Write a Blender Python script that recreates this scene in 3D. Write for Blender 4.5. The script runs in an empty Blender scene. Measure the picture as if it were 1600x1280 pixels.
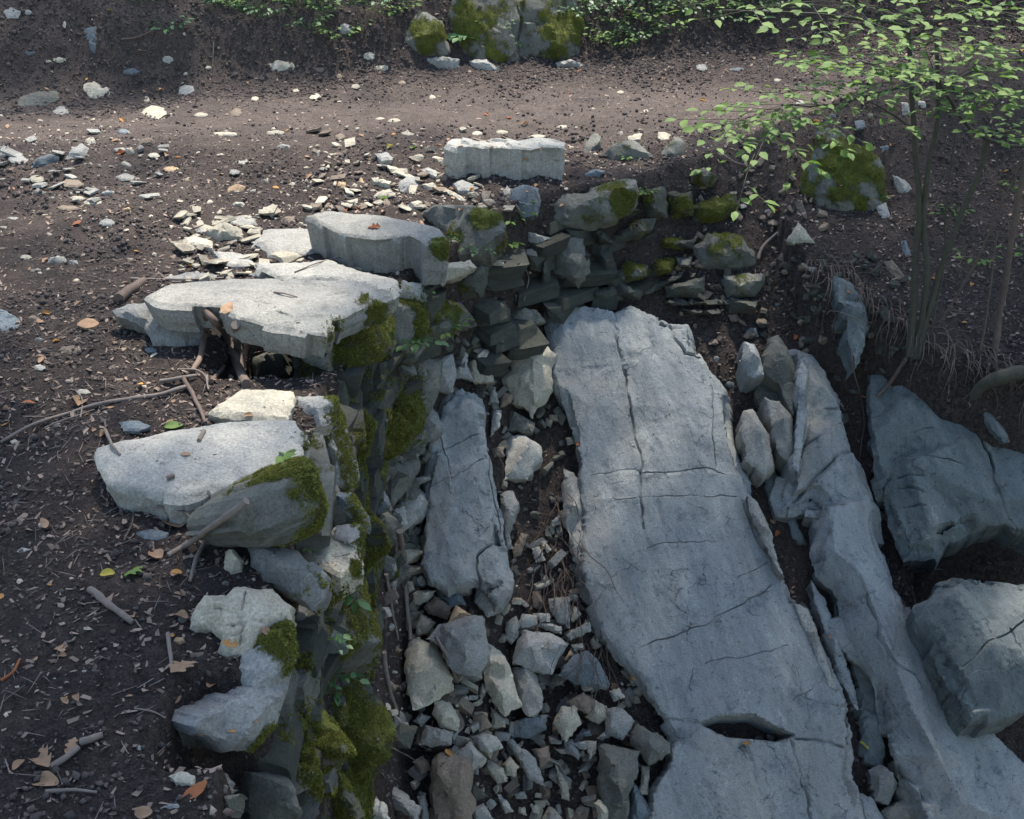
import bpy, bmesh, math, random
import numpy as np
from mathutils import Vector, Matrix
from mathutils.geometry import delaunay_2d_cdt
random.seed(7)
S = bpy.context.scene
COL = S.collection
# ------------------------------------------------------------------ camera
CAMZ, PITCH, F = 2.6, math.radians(30), 1867.0
cam = bpy.data.objects.new('camera', bpy.data.cameras.new('camera'))
COL.objects.link(cam); S.camera = cam
cam.location = (0, 0, CAMZ); cam.rotation_euler = (math.pi/2 - PITCH, 0, 0)
cam.data.sensor_width = 36; cam.data.lens = 42; cam.data.clip_start = .05; cam.data.clip_end = 300
# ------------------------------------------------------------------ light
SUN_EL, SUN_AZ = math.radians(64), math.radians(12)      # azimuth measured from +Y towards +X
sd = Vector((math.sin(SUN_AZ)*math.cos(SUN_EL), math.cos(SUN_AZ)*math.cos(SUN_EL), math.sin(SUN_EL)))
w = bpy.data.worlds.new('World'); S.world = w; w.use_nodes = True
nt = w.node_tree; bg = nt.nodes['Background']
sky = nt.nodes.new('ShaderNodeTexSky'); sky.sky_type = 'NISHITA'; sky.sun_disc = False
sky.sun_elevation = SUN_EL; sky.sun_rotation = SUN_AZ; sky.air_density = 1.3; sky.dust_density = 1.0
nt.links.new(sky.outputs[0], bg.inputs[0]); bg.inputs[1].default_value = 0.125
sl = bpy.data.lights.new('sun', 'SUN'); sl.energy = 3.7; sl.angle = math.radians(1.2); sl.color = (1, .93, .82)
so = bpy.data.objects.new('sun', sl); COL.objects.link(so)
so.rotation_euler = (-sd).to_track_quat('-Z', 'Y').to_euler()
S.view_settings.view_transform = 'Standard'; S.view_settings.look = 'None'
S.view_settings.exposure = 1.38; S.view_settings.gamma = 1
# ------------------------------------------------------------------ maths
FW = np.array([0, math.cos(PITCH), -math.sin(PITCH)]); UP = np.array([0, math.sin(PITCH), math.cos(PITCH)])
CAM = np.array([0, 0, CAMZ])
def ray(px, py): return FW + np.array([(px-800)/F, 0, 0]) - (py-640)/F*UP
def pt(px, py, d): return CAM + d*ray(px, py)
def on_plane(px, py, P, n):
    r = ray(px, py); return CAM + r*(np.dot(P-CAM, n)/np.dot(r, n))
def norm(v): v = np.array(v, float); return v/np.linalg.norm(v)
def hsh(i, j, k, s):
    h = (i*374761393 + j*668265263 + k*2147483647 + s*974634777) & 0xffffffff
    h = ((h ^ (h >> 13))*1274126177) & 0xffffffff
    return ((h ^ (h >> 16)) & 0xffff)/65535.0
def vnoise(P, s=0):
    P = np.asarray(P, float); f = np.floor(P); t = P-f; t = t*t*(3-2*t); I = f.astype(np.int64)
    r = 0
    for a in (0, 1):
        for b in (0, 1):
            for c in (0, 1):
                wt = (t[..., 0] if a else 1-t[..., 0])*(t[..., 1] if b else 1-t[..., 1])*(t[..., 2] if c else 1-t[..., 2])
                r = r + wt*hsh(I[..., 0]+a, I[..., 1]+b, I[..., 2]+c, s)
    return r*2-1
def fbm(P, sc, o=4, s=0, g=.5):
    r = 0; a = 1
    for i in range(o):
        r = r + a*vnoise(np.asarray(P)*sc + 17.3*i, s+i); a *= g; sc *= 2.07
    return r
def sstep(x, a, b):
    t = np.clip((x-a)/(b-a), 0, 1); return t*t*(3-2*t)
# ------------------------------------------------------------------ terrain function
EDGE = [(-.84, -2), (-.84, 3.2), (-.84, 4.6), (-.76, 5.5), (-.5, 6.15), (-.15, 6.75), (.15, 7.2), (.85, 7.62), (1.5, 8.1), (2.8, 8.6), (5, 9.1), (12, 9.6)]
POLY = EDGE + [(12, -2)]
def gully(x, y): return -.75 - (7.1-y)*.8
def Hs(X, Y):
    X = np.asarray(X, float); Y = np.asarray(Y, float)
    ramp_ = np.full(X.shape, -1e9); ins = np.zeros(X.shape, bool); kk = [9, 9, 9, 9, 9, 7, 3.2, 1.7, 1.4, 1.3, 1.3]; si = 0
    for (ax, ay), (bx, by) in zip(EDGE[:-1], EDGE[1:]):
        dx, dy = bx-ax, by-ay
        t = np.clip(((X-ax)*dx+(Y-ay)*dy)/(dx*dx+dy*dy), 0, 1)
        ramp_ = np.maximum(ramp_, -kk[si]*np.hypot(X-ax-t*dx, Y-ay-t*dy)); si += 1
    n = len(POLY)
    for i in range(n):
        (ax, ay), (bx, by) = POLY[i], POLY[(i+1) % n]
        if ay == by: continue
        c = ((ay > Y) != (by > Y)) & (X < (bx-ax)*(Y-ay)/(by-ay)+ax); ins ^= c
    G = gully(X, Y) + .05*np.exp(-((X+.2)/.45)**2)
    G = G + .42*sstep(-X, -.12, .30) - .75*sstep(X, 2.35, 2.65)*sstep(6.2-Y, 0, .3)
    G = np.maximum(G, -6)
    fr = np.interp(X, [1.2, 1.7, 1.9, 2.3, 2.55, 3.2, 5, 12], [9, 8, 7.0, 6.55, 6.2, 6.0, 5.7, 5.0])
    lobe = -.30*(8.5-Y) - 5*np.maximum(0, fr-Y) + .04
    zi = np.maximum(np.maximum(G, ramp_ - .75*np.exp(-((X+.90)/.12)**4-((Y-2.68)/.15)**4)), np.minimum(lobe, 0))
    yb = np.interp(X, [-8, -5, -3.9, -2, -.5, 1.7, 5, 9], [8.2, 8.6, 9.0, 9.7, 10.15, 10.7, 11.2, 11.6])
    b = Y-yb; bank = np.where(b > 0, .72*b, 0)
    bank = bank*sstep(b, -.0, .6) + .05*fbm(np.stack([X, Y, 0*X], -1), 2.5, 3, 77)*sstep(b, 0, .4)
    plat = bank + .05*np.exp(-((Y-7.9)/.5)**2)*sstep(-X, -.2, .6) - .10*sstep(-X-0., 0.8, 3)*sstep(5-Y, 0, 2.5)
    # hollow under the big cap slab
    plat = plat - .55*np.exp(-((X+1.10)/.27)**4-((Y-5.13)/.25)**4)
    hl = .75*np.exp(-((X+.90)/.12)**4-((Y-2.68)/.15)**4); plat = plat - hl
    return np.where(ins, zi, plat)
def H(X, Y):
    X = np.asarray(X, float); Y = np.asarray(Y, float)
    P = np.stack([X, Y, 0*X], -1)
    z = Hs(X, Y)
    rough = sstep(np.abs(Y-9.1 - .12*X), .3, 1.2)       # smoother on the trodden path
    z = z + .035*fbm(P, 1.3, 2, 3) + (.006+.012*rough)*fbm(P, 6, 3, 9) + (.002+.0055*rough)*fbm(P, 22, 3, 21)
    return z
def hit(px, py):
    r = ray(px, py); t = np.linspace(2.2, 22, 700); Q = CAM + t[:, None]*r
    f = Q[:, 2]-H(Q[:, 0], Q[:, 1]); i = np.argmax(f < 0)
    if f[i] >= 0: i = 699
    t2 = np.linspace(t[max(i-1, 0)], t[i], 24); Q = CAM + t2[:, None]*r
    f = Q[:, 2]-H(Q[:, 0], Q[:, 1]); j = np.argmax(f < 0)
    return Q[j]
def proj(P):
    v = np.asarray(P)-CAM; d = np.dot(v, FW); return 800+v[0]/d*F, 640-np.dot(v, UP)/d*F
# ------------------------------------------------------------------ materials
def nodes(m):
    m.use_nodes = True; n = m.node_tree; return n, n.nodes, n.links
def mix(n, fac, a, b, mode='MIX'):
    x = n.nodes.new('ShaderNodeMix'); x.data_type = 'RGBA'; x.blend_type = mode
    for s, v in ((x.inputs[0], fac), (x.inputs[6], a), (x.inputs[7], b)):
        if hasattr(v, 'is_output'): n.links.new(v, s)
        elif isinstance(v, (int, float)): s.default_value = v
        else: s.default_value = (*v, 1)
    return x.outputs[2]
def noise(n, vec, sc, det=4, rough=.6):
    x = n.nodes.new('ShaderNodeTexNoise'); x.inputs['Scale'].default_value = sc
    x.inputs['Detail'].default_value = det; x.inputs['Roughness'].default_value = rough
    n.links.new(vec, x.inputs['Vector']); return x.outputs[0]
def ramp(n, f, a, b, lo=0, hi=1):
    x = n.nodes.new('ShaderNodeMapRange'); n.links.new(f, x.inputs[0])
    for i, v in zip((1, 2, 3, 4), (a, b, lo, hi)): x.inputs[i].default_value = v
    return x.outputs[0]
def math_(n, op, a, b):
    x = n.nodes.new('ShaderNodeMath'); x.operation = op
    for s, v in ((x.inputs[0], a), (x.inputs[1], b)):
        if hasattr(v, 'is_output'): n.links.new(v, s)
        else: s.default_value = v
    return x.outputs[0]
def attr(n, name):
    x = n.nodes.new('ShaderNodeAttribute'); x.attribute_name = name; return x.outputs['Fac']
def bump(n, h, strength, dist, prev=None):
    x = n.nodes.new('ShaderNodeBump'); x.inputs['Strength'].default_value = strength; x.inputs['Distance'].default_value = dist
    n.links.new(h, x.inputs['Height'])
    if prev is not None: n.links.new(prev, x.inputs['Normal'])
    return x.outputs[0]
MOSS_A, MOSS_B = (.048, .058, .010), (.14, .155, .022)
def rock_mat(name, c1, c2, stain=(.10, .09, .08), sc=1.0):
    m = bpy.data.materials.new(name); n, N, L = nodes(m); B = N['Principled BSDF']
    tc = N.new('ShaderNodeTexCoord').outputs['Object']
    inf = N.new('ShaderNodeObjectInfo').outputs['Random']
    n1 = noise(n, tc, 2.6*sc, 8, .7); n2 = noise(n, tc, 17*sc, 8, .75); n3 = noise(n, tc, 90, 5, .8); n4 = noise(n, tc, 6.5, 10, .8)
    c = mix(n, ramp(n, n1, .35, .65), c1, c2)
    c = mix(n, ramp(n, n4, .50, .66, 0, .75), c, stain)
    c = mix(n, ramp(n, noise(n, tc, 30, 6, .8), .60, .68, 0, .55), c, tuple(v*.5 for v in stain))
    c = mix(n, ramp(n, n2, .35, .7, .0, .35), c, tuple(min(.8, v*1.45) for v in c2))
    c = mix(n, 1.0, c, ramp(n, n3, .3, .7, .55, 1.35), 'MULTIPLY')
    c = mix(n, 1.0, c, ramp(n, inf, 0, 1, .8, 1.18), 'MULTIPLY')
    # thin pale veins and hair cracks
    wv = N.new('ShaderNodeTexVoronoi'); wv.feature = 'DISTANCE_TO_EDGE'; wv.inputs['Scale'].default_value = 2.3
    dn = N.new('ShaderNodeVectorMath'); dn.operation = 'MULTIPLY_ADD'
    nz = N.new('ShaderNodeTexNoise'); nz.inputs['Scale'].default_value = 4; L.new(tc, nz.inputs['Vector'])
    L.new(nz.outputs['Color'], dn.inputs[0]); dn.inputs[1].default_value = (.5, .5, .5); L.new(tc, dn.inputs[2])
    L.new(dn.outputs[0], wv.inputs['Vector'])
    ck = ramp(n, wv.outputs[0], .0, .006, 1, 0); ck = math_(n, 'MULTIPLY', ck, ramp(n, n1, .5, .6))
    c = mix(n, math_(n, 'MULTIPLY', ck, .6), c, tuple(v*.3 for v in c1))
    ms = attr(n, 'moss'); mn = noise(n, tc, 45, 5, .7)
    mf = ramp(n, math_(n, 'ADD', ms, math_(n, 'MULTIPLY', mn, .9)), .85, 1.05)
    c = mix(n, mf, c, mix(n, ramp(n, n2, .35, .65), MOSS_A, MOSS_B))
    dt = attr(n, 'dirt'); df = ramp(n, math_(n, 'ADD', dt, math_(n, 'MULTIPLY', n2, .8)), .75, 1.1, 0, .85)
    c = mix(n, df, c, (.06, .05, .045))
    L.new(c, B.inputs['Base Color']); B.inputs['Roughness'].default_value = .82; B.inputs['Specular IOR Level'].default_value = .35
    b1 = bump(n, n4, .6, .03); b2 = bump(n, n2, .8, .016, b1); b3 = bump(n, n3, .8, .004, b2)
    b4 = bump(n, ck, .5, -.006, b3); b5 = bump(n, math_(n, 'MULTIPLY', mn, mf), .9, .012, b4)
    L.new(b5, B.inputs['Normal'])
    return m
TONE = {
 'g': rock_mat('grey_limestone', (.215, .212, .198), (.325, .32, .295), (.12, .118, .11)),
 'b': rock_mat('blue_grey_slate', (.10, .12, .13), (.18, .205, .215), (.055, .06, .07)),
 'c': rock_mat('cream_limestone', (.36, .325, .25), (.47, .43, .335), (.22, .18, .13)),
 'p': rock_mat('pale_grey_limestone', (.27, .26, .235), (.355, .345, .305), (.15, .145, .125)),
 'n': rock_mat('brown_stone', (.16, .12, .09), (.25, .20, .15), (.08, .06, .05)),
 'o': rock_mat('ochre_stone', (.38, .25, .14), (.45, .33, .21), (.2, .12, .06)),
 'd': rock_mat('dark_lichened_shaded_stone', (.045, .047, .038), (.095, .097, .078), (.025, .028, .015)),  # darkened so its colour also holds the deep shade of the back wall
 'l': rock_mat('lichen_grey_stone', (.10, .10, .085), (.185, .183, .155), (.045, .048, .025)),
}
def slab_mat(name, c1, c2, blue, tan):
    m = bpy.data.materials.new(name); n, N, L = nodes(m); B = N['Principled BSDF']
    tc = N.new('ShaderNodeTexCoord').outputs['Object']
    mp = N.new('ShaderNodeMapping'); mp.inputs['Rotation'].default_value = (math.radians(-38), 0, math.radians(-18)); L.new(tc, mp.inputs[0])
    m2 = N.new('ShaderNodeMapping'); m2.inputs['Scale'].default_value = (3.2, .7, 2); L.new(mp.outputs[0], m2.inputs[0])
    st = noise(n, m2.outputs[0], 3.0, 9, .75); big = noise(n, tc, 1.1, 5, .6); mid = noise(n, tc, 5, 9, .8); fine = noise(n, tc, 26, 8, .8); gr = noise(n, tc, 120, 4, .8)
    c = mix(n, ramp(n, st, .36, .64), c1, c2); c = mix(n, ramp(n, big, .52, .68, 0, .6), c, tan); c = mix(n, ramp(n, mid, .53, .64, 0, .85), c, blue)
    c = mix(n, ramp(n, fine, .57, .66, 0, .8), c, tuple(v*.45 for v in blue)); c = mix(n, ramp(n, fine, .40, .30, 0, .5), c, tuple(min(.7, v*1.5) for v in c2))
    c = mix(n, 1.0, c, ramp(n, gr, .3, .7, .68, 1.25), 'MULTIPLY')
    def lines(sc, wd, ofs):
        wv = N.new('ShaderNodeTexVoronoi'); wv.feature = 'DISTANCE_TO_EDGE'; wv.inputs['Scale'].default_value = sc
        dn = N.new('ShaderNodeVectorMath'); dn.operation = 'MULTIPLY_ADD'; nz = N.new('ShaderNodeTexNoise'); nz.inputs['Scale'].default_value = 3.5; nz.inputs['Detail'].default_value = 6; L.new(tc, nz.inputs['Vector'])
        L.new(nz.outputs['Color'], dn.inputs[0]); dn.inputs[1].default_value = (ofs,)*3; L.new(mp.outputs[0], dn.inputs[2]); L.new(dn.outputs[0], wv.inputs['Vector'])
        return ramp(n, wv.outputs[0], 0, wd, 1, 0)
    pale = math_(n, 'MULTIPLY', lines(1.3, .0035, .5), ramp(n, st, .46, .54)); c = mix(n, math_(n, 'MULTIPLY', pale, .55), c, (.55, .55, .50))
    dk = math_(n, 'MULTIPLY', lines(2.1, .007, .35), ramp(n, mid, .46, .56)); c = mix(n, math_(n, 'MULTIPLY', dk, .75), c, (.04, .04, .04))
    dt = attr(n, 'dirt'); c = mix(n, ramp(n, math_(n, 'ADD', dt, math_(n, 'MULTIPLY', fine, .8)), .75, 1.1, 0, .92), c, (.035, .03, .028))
    L.new(c, B.inputs['Base Color']); B.inputs['Roughness'].default_value = .78; B.inputs['Specular IOR Level'].default_value = .35
    b = bump(n, st, .7, .035); b = bump(n, mid, .7, .03, b); b = bump(n, fine, .8, .010, b); b = bump(n, gr, .7, .003, b); b = bump(n, dk, .8, -.008, b); L.new(b, B.inputs['Normal'])
    return m
TONE['S'] = slab_mat('bedrock_grey', (.225, .238, .238), (.35, .365, .352), (.13, .155, .165), (.40, .36, .30))
TONE['B'] = slab_mat('bedrock_shaded', (.11, .13, .13), (.20, .225, .215), (.05, .065, .07), (.14, .14, .11))  # shaded copy of the grey bedrock: deep blue shade put into the colour
def simple(name, c1, c2, sc=20, rough=.8, bmp=.3, dist=.01, trans=0):
    m = bpy.data.materials.new(name); n, N, L = nodes(m); B = N['Principled BSDF']
    tc = N.new('ShaderNodeTexCoord').outputs['Object']
    n1 = noise(n, tc, sc, 5); rp = N.new('ShaderNodeNewGeometry').outputs['Random Per Island']
    f = math_(n, 'ADD', math_(n, 'MULTIPLY', n1, .6), math_(n, 'MULTIPLY', rp, .5))
    c = mix(n, ramp(n, f, .25, .85), c1, c2)
    L.new(c, B.inputs['Base Color']); B.inputs['Roughness'].default_value = rough
    L.new(bump(n, n1, bmp, dist), B.inputs['Normal'])
    if trans:
        t = N.new('ShaderNodeBsdfTranslucent'); L.new(c, t.inputs[0]); a = N.new('ShaderNodeMixShader'); a.inputs[0].default_value = trans
        L.new(B.outputs[0], a.inputs[1]); L.new(t.outputs[0], a.inputs[2]); L.new(a.outputs[0], N['Material Output'].inputs[0])
    return m
def ground_mat():
    m = bpy.data.materials.new('forest_soil'); n, N, L = nodes(m); B = N['Principled BSDF']
    tc = N.new('ShaderNodeTexCoord').outputs['Object']
    n1 = noise(n, tc, 1.6, 6, .7); n2 = noise(n, tc, 30, 6, .75); n3 = noise(n, tc, 120, 5, .8); n0 = noise(n, tc, 7, 6, .7)
    c = mix(n, ramp(n, n1, .35, .65), (.034, .027, .026), (.066, .052, .047))
    c = mix(n, ramp(n, n2, .4, .68), c, (.115, .092, .080))
    pa = attr(n, 'path'); c = mix(n, math_(n, 'MULTIPLY', pa, ramp(n, n0, .3, .6, .35, 1)), c, mix(n, ramp(n, n3, .35, .65), (.11, .085, .076), (.24, .195, .17)))
    v = N.new('ShaderNodeTexVoronoi'); v.inputs['Scale'].default_value = 95; L.new(tc, v.inputs['Vector'])
    sp = ramp(n, v.outputs['Distance'], .10, .2, 1, 0)
    sep = N.new('ShaderNodeSeparateColor'); L.new(v.outputs['Color'], sep.inputs[0])
    k = math_(n, 'MULTIPLY', sp, ramp(n, sep.outputs[0], .80, .84))
    c = mix(n, k, c, mix(n, sep.outputs[1], (.15, .12, .10), (.40, .36, .30)))
    c = mix(n, 1.0, c, ramp(n, n3, .25, .75, .5, 1.4), 'MULTIPLY')
    L.new(c, B.inputs['Base Color']); B.inputs['Roughness'].default_value = .95; B.inputs['Specular IOR Level'].default_value = .15
    b1 = bump(n, n0, .6, .05); b2 = bump(n, n2, .9, .02, b1); b3 = bump(n, n3, .9, .006, b2); L.new(b3, B.inputs['Normal'])
    return m
M_GROUND = ground_mat()
M_MOSS = simple('moss_green', (.068, .078, .014), (.24, .24, .042), 30, .9, .3, .004, .25)
M_LEAF = simple('fresh_green_leaf', (.075, .155, .025), (.20, .31, .07), 9, .65, .2, .002, .45)
M_LEAFD = simple('dark_green_leaf', (.035, .10, .03), (.09, .20, .06), 9, .5, .2, .002, .3)
M_CANOPY = simple('canopy_leaf', (.04, .08, .02), (.08, .14, .04), 5, .6, .1, .002, .3)
M_DEAD = simple('dead_leaf', (.16, .085, .045), (.42, .27, .16), 25, .8, .4, .003, .15)
M_DEADR = simple('rust_leaf', (.22, .06, .02), (.38, .14, .05), 25, .8, .4, .003, .15)
M_LITTER = simple('leaf_litter', (.05, .038, .032), (.30, .22, .17), 12, .9, .3, .003)
M_CRUMB = simple('soil_crumb', (.030, .024, .023), (.10, .080, .070), 40, .95, .5, .003)
M_PEB = simple('pebble', (.12, .10, .09), (.50, .43, .33), 3, .85, .4, .003)
M_TWIG = simple('weathered_twig', (.10, .08, .068), (.26, .21, .175), 40, .85, .5, .002)
M_ROOT = simple('bare_root', (.06, .042, .033), (.17, .12, .095), 30, .85, .5, .002)
M_BARK = simple('shrub_bark', (.025, .023, .016), (.075, .072, .046), 30, .85, .6, .004)
# ------------------------------------------------------------------ mesh helpers
def link_mesh(name, V, Fc, mat, parent=None, smooth=30, attrs=None):
    me = bpy.data.meshes.new(name)
    V = np.asarray(V, float); org = np.zeros(3)
    if parent is None and len(V):
        org = V.mean(0); org[2] = V[:, 2].min()
        V = V-org
    if isinstance(Fc, np.ndarray):
        nf, k = Fc.shape
        me.vertices.add(len(V)); me.vertices.foreach_set('co', V.astype(np.float32).ravel())
        me.loops.add(nf*k); me.loops.foreach_set('vertex_index', Fc.astype(np.int32).ravel())
        me.polygons.add(nf); me.polygons.foreach_set('loop_start', np.arange(0, nf*k, k, dtype=np.int32))
        me.update(calc_edges=True)
    else:
        me.from_pydata(V.tolist(), [], Fc)
    for k, v in (attrs or {}).items():
        a = me.attributes.new(k, 'FLOAT', 'POINT'); a.data.foreach_set('value', np.asarray(v, np.float32))
    me.materials.append(mat)
    if smooth is not None:
        me.polygons.foreach_set('use_smooth', [True]*len(me.polygons))
        if smooth < 180: me.set_sharp_from_angle(angle=math.radians(smooth))
    o = bpy.data.objects.new(name, me); COL.objects.link(o); o.location = org
    if parent is not None:
        o.parent = parent; o.matrix_parent_inverse = Matrix.Translation(parent.location).inverted()
    return o
def tag(o, label=None, cat=None, group=None, kind=None):
    if label: o['label'] = label
    if cat: o['category'] = cat
    if group: o['group'] = group
    if kind: o['kind'] = kind
    return o
def empty(name, loc):
    o = bpy.data.objects.new(name, None); COL.objects.link(o); o.location = tuple(loc); o.empty_display_size = .05
    return o
def tube(pts, radii, seg=7, wob=0, rs=0):
    pts = np.asarray(pts, float); n = len(pts)
    # resample smoothly
    if n > 2:
        tt = np.linspace(0, n-1, (n-1)*5+1); i = np.clip(tt.astype(int), 0, n-2); f = (tt-i)[:, None]
        g = np.gradient(pts, axis=0); p0, p1, m0, m1 = pts[i], pts[i+1], g[i], g[i+1]
        q = (2*f**3-3*f**2+1)*p0+(f**3-2*f**2+f)*m0+(-2*f**3+3*f**2)*p1+(f**3-f**2)*m1
        radii = np.interp(tt, range(n), radii); pts = q
    else:
        tt = np.linspace(0, 1, 8)[:, None]; pts = pts[0]*(1-tt)+pts[1]*tt; radii = np.interp(tt[:, 0], [0, 1], [radii[0], radii[-1]])
    if wob: pts = pts + wob*np.stack([vnoise(pts*14+5*k, rs+k) for k in range(3)], -1)
    radii = np.asarray(radii)*(1+.18*vnoise(pts*40, rs+9))
    T = np.gradient(pts, axis=0); V = []; Fc = []
    a = np.array([.3, .2, .9])
    for i, p in enumerate(pts):
        t = norm(T[i]); u = norm(np.cross(t, a) if abs(np.dot(t, a)) < .95 else np.cross(t, [1, 0, 0])); v = np.cross(t, u)
        for k in range(seg):
            an = 2*math.pi*k/seg; V.append(p+radii[i]*(math.cos(an)*u+math.sin(an)*v))
    n = len(pts)
    for i in range(n-1):
        for k in range(seg):
            Fc.append((i*seg+k, i*seg+(k+1) % seg, (i+1)*seg+(k+1) % seg, (i+1)*seg+k))
    Fc.append(tuple(range(seg))[::-1]); Fc.append(tuple((n-1)*seg+k for k in range(seg)))
    return V, Fc
class MB:
    def __init__(s): s.V = []; s.F = []
    def add(s, vf):
        b = len(s.V); s.V += list(vf[0]); s.F += [tuple(i+b for i in f) for f in vf[1]]
def facets(P, rng, nseed, amp):
    """planar chips: each point belongs to its nearest seed and is offset by that seed's tilted plane"""
    lo, hi = P.min(0), P.max(0); s = lo + rng.random((nseed, 3))*(hi-lo)
    D = rng.normal(size=(nseed, 3)); D /= np.linalg.norm(D, axis=1)[:, None]
    off = rng.normal(size=nseed)*amp*.35
    out = np.zeros(len(P))
    for a in range(0, len(P), 4000):
        q = P[a:a+4000]; d = ((q[:, None]-s[None])**2).sum(-1); i = d.argmin(1)
        out[a:a+4000] = ((q-s[i])*D[i]).sum(-1)*.22 + off[i]
    return np.clip(out, -amp, amp)
# ------------------------------------------------------------------ the rock builder
NORM = {'u': norm((0, -.04, 1)), 'c': norm((0, -.6, .8)), 's': norm((0, -.62, .78)), 'w': norm((.80, -.50, .33)), 'f': norm((.0, -.93, .36))}
ROCKS = []
def ax_(a): return a
def wander(cp, seed, k=3, am=.10):
    r_ = random.Random(seed); cp = [tuple(c) for c in cp]
    for _ in range(k):
        out = [cp[0]]
        for a, b in zip(cp[:-1], cp[1:]):
            L_ = math.hypot(b[0]-a[0], b[1]-a[1]); o_ = r_.uniform(-am, am)*L_; f = r_.uniform(.4, .6)
            out += [(a[0]+(b[0]-a[0])*f-(b[1]-a[1])/max(L_, 1e-6)*o_, a[1]+(b[1]-a[1])*f+(b[0]-a[0])/max(L_, 1e-6)*o_), b]
        cp = out
    return cp
def rock(poly, mode, tone, label=None, name='stone', cat='stone', t=None, h=None, z=None, d=None, inner=None, moss=(), dirt=0,
         cracks=(), rough=1.0, res=None, bev=None, n=None, edge_n=1.0, auto=1.0, hol=(), seed=None, lm=None, group=None, X=None):
    cracks = [(wander(c_[0], i_+5), c_[1], c_[2]) for i_, c_ in enumerate(cracks)]
    seed = seed or int(abs(poly[0][0]*31+poly[0][1]*17)) % 99991
    rng = np.random.default_rng(seed)
    nn = norm(n) if n is not None else norm(NORM[mode] + rng.normal(size=3)*(.0 if mode in 'su' else .10)+ rng.normal(size=3)*(.015 if mode == 'u' else 0))
    cx = sum(p[0] for p in poly)/len(poly); cy = sum(p[1] for p in poly)/len(poly)
    if d is not None: P0 = pt(cx, cy, d)
    elif z is not None: P0 = on_plane(cx, cy, np.array([0, 0, z]), np.array([0, 0, 1.]))
    elif mode == 'w': P0 = on_plane(cx, cy, np.array([-.78 if X is None else X, 0, 0]), np.array([1., 0, 0]))
    else: P0 = hit(cx, cy)
    if mode == 'w' and d is None:
        P1 = hit(cx, cy)
        if np.dot(P1-CAM, FW) < np.dot(P0-CAM, FW)+.05: P0 = P1 + (CAM-P1)/np.linalg.norm(CAM-P1)*.05
    dep = np.dot(P0-CAM, FW)
    area = abs(sum(poly[i][0]*poly[(i+1) % len(poly)][1]-poly[(i+1) % len(poly)][0]*poly[i][1] for i in range(len(poly))))/2
    size = math.sqrt(area)*dep/F
    if t is None: t = size*(.55 if mode != 'u' else .3)
    if h is None: h = {'u': .35*t+.008, 'c': .22*t, 's': .3*t, 'w': .02, 'f': .25*t}[mode]
    if mode in 'cu' and P0[1] > 9.0 and d is None and z is None:
        e_ = .08; g_ = [float(H(P0[0]+a, P0[1]+b)) for a, b in ((e_, 0), (-e_, 0), (0, e_), (0, -e_))]
        nn = norm((-(g_[0]-g_[1])/(2*e_), -(g_[2]-g_[3])/(2*e_), 1)); h = .01; auto = auto*.5; t = t*.5
    P0 = P0 + nn*h
    ux = norm(np.cross([0, 0, 1.], nn)) if abs(nn[2]) < .995 else np.array([1., 0, 0])
    if ux[0] < 0: ux = -ux
    uy = np.cross(nn, ux)
    def to2(px, py):
        q = on_plane(px, py, P0, nn)-P0; return np.array([np.dot(q, ux), np.dot(q, uy)])
    O = np.array([to2(*p) for p in poly])
    if ((O[:, 0]*np.roll(O[:, 1], -1)-np.roll(O[:, 0], -1)*O[:, 1]).sum()) < 0: O = O[::-1]
    wpx = dep/F; rs = res*wpx if res else max(4.2*wpx, min(size/9, 6*wpx))
    # coarse shape: outline at 0, ridge points lifted
    C = O.mean(0)
    if inner is None:
        k = len(O); m = int(rng.integers(3, 5)); th0 = rng.random()*6.28; inn = []
        R = np.linalg.norm(O-C, axis=1)
        sh = np.array([rng.normal()*.08, .10 if mode != 'u' else .03])*size
        sc = (.52 if mode in 'cwf' else .72)
        for j in range(m):
            a = th0+6.28*j/m+rng.normal()*.25; dr = np.array([math.cos(a), math.sin(a)])
            # radius of outline in that direction
            best = 1e9
            for i in range(k):
                A, B = O[i]-C, O[(i+1) % k]-C; M = np.array([[dr[0], A[0]-B[0]], [dr[1], A[1]-B[1]]])
                if abs(np.linalg.det(M)) < 1e-9: continue
                s_, u_ = np.linalg.solve(M, A)
                if s_ > 0 and -.01 <= u_ <= 1.01: best = min(best, s_)
            if best > 1e8: best = R.mean()
            inn.append((*(C+sh+dr*best*sc*rng.uniform(.75, 1.15)), t*(.55 if mode in 'cwf' else .12 if mode == 'u' else .18)*rng.uniform(.5, 1.25)*auto))
    else:
        inn = [(*to2(a, b), hh) for a, b, hh in inner]
    nv = len(O); cv = [Vector(p) for p in O] + [Vector(p[:2]) for p in inn]
    r = delaunay_2d_cdt(cv, [], [list(range(nv))], 1, 1e-6)
    hv = np.zeros(len(r[0]))
    for i, og in enumerate(r[3]):
        for q in og:
            if q >= nv: hv[i] = inn[q-nv][2]
    tris = []
    for f in r[2]:
        for j in range(1, len(f)-1): tris.append((f[0], f[j], f[j+1]))
    cvx = np.array([[v[0], v[1]] for v in r[0]])
    # dense outline
    ring = []
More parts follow.
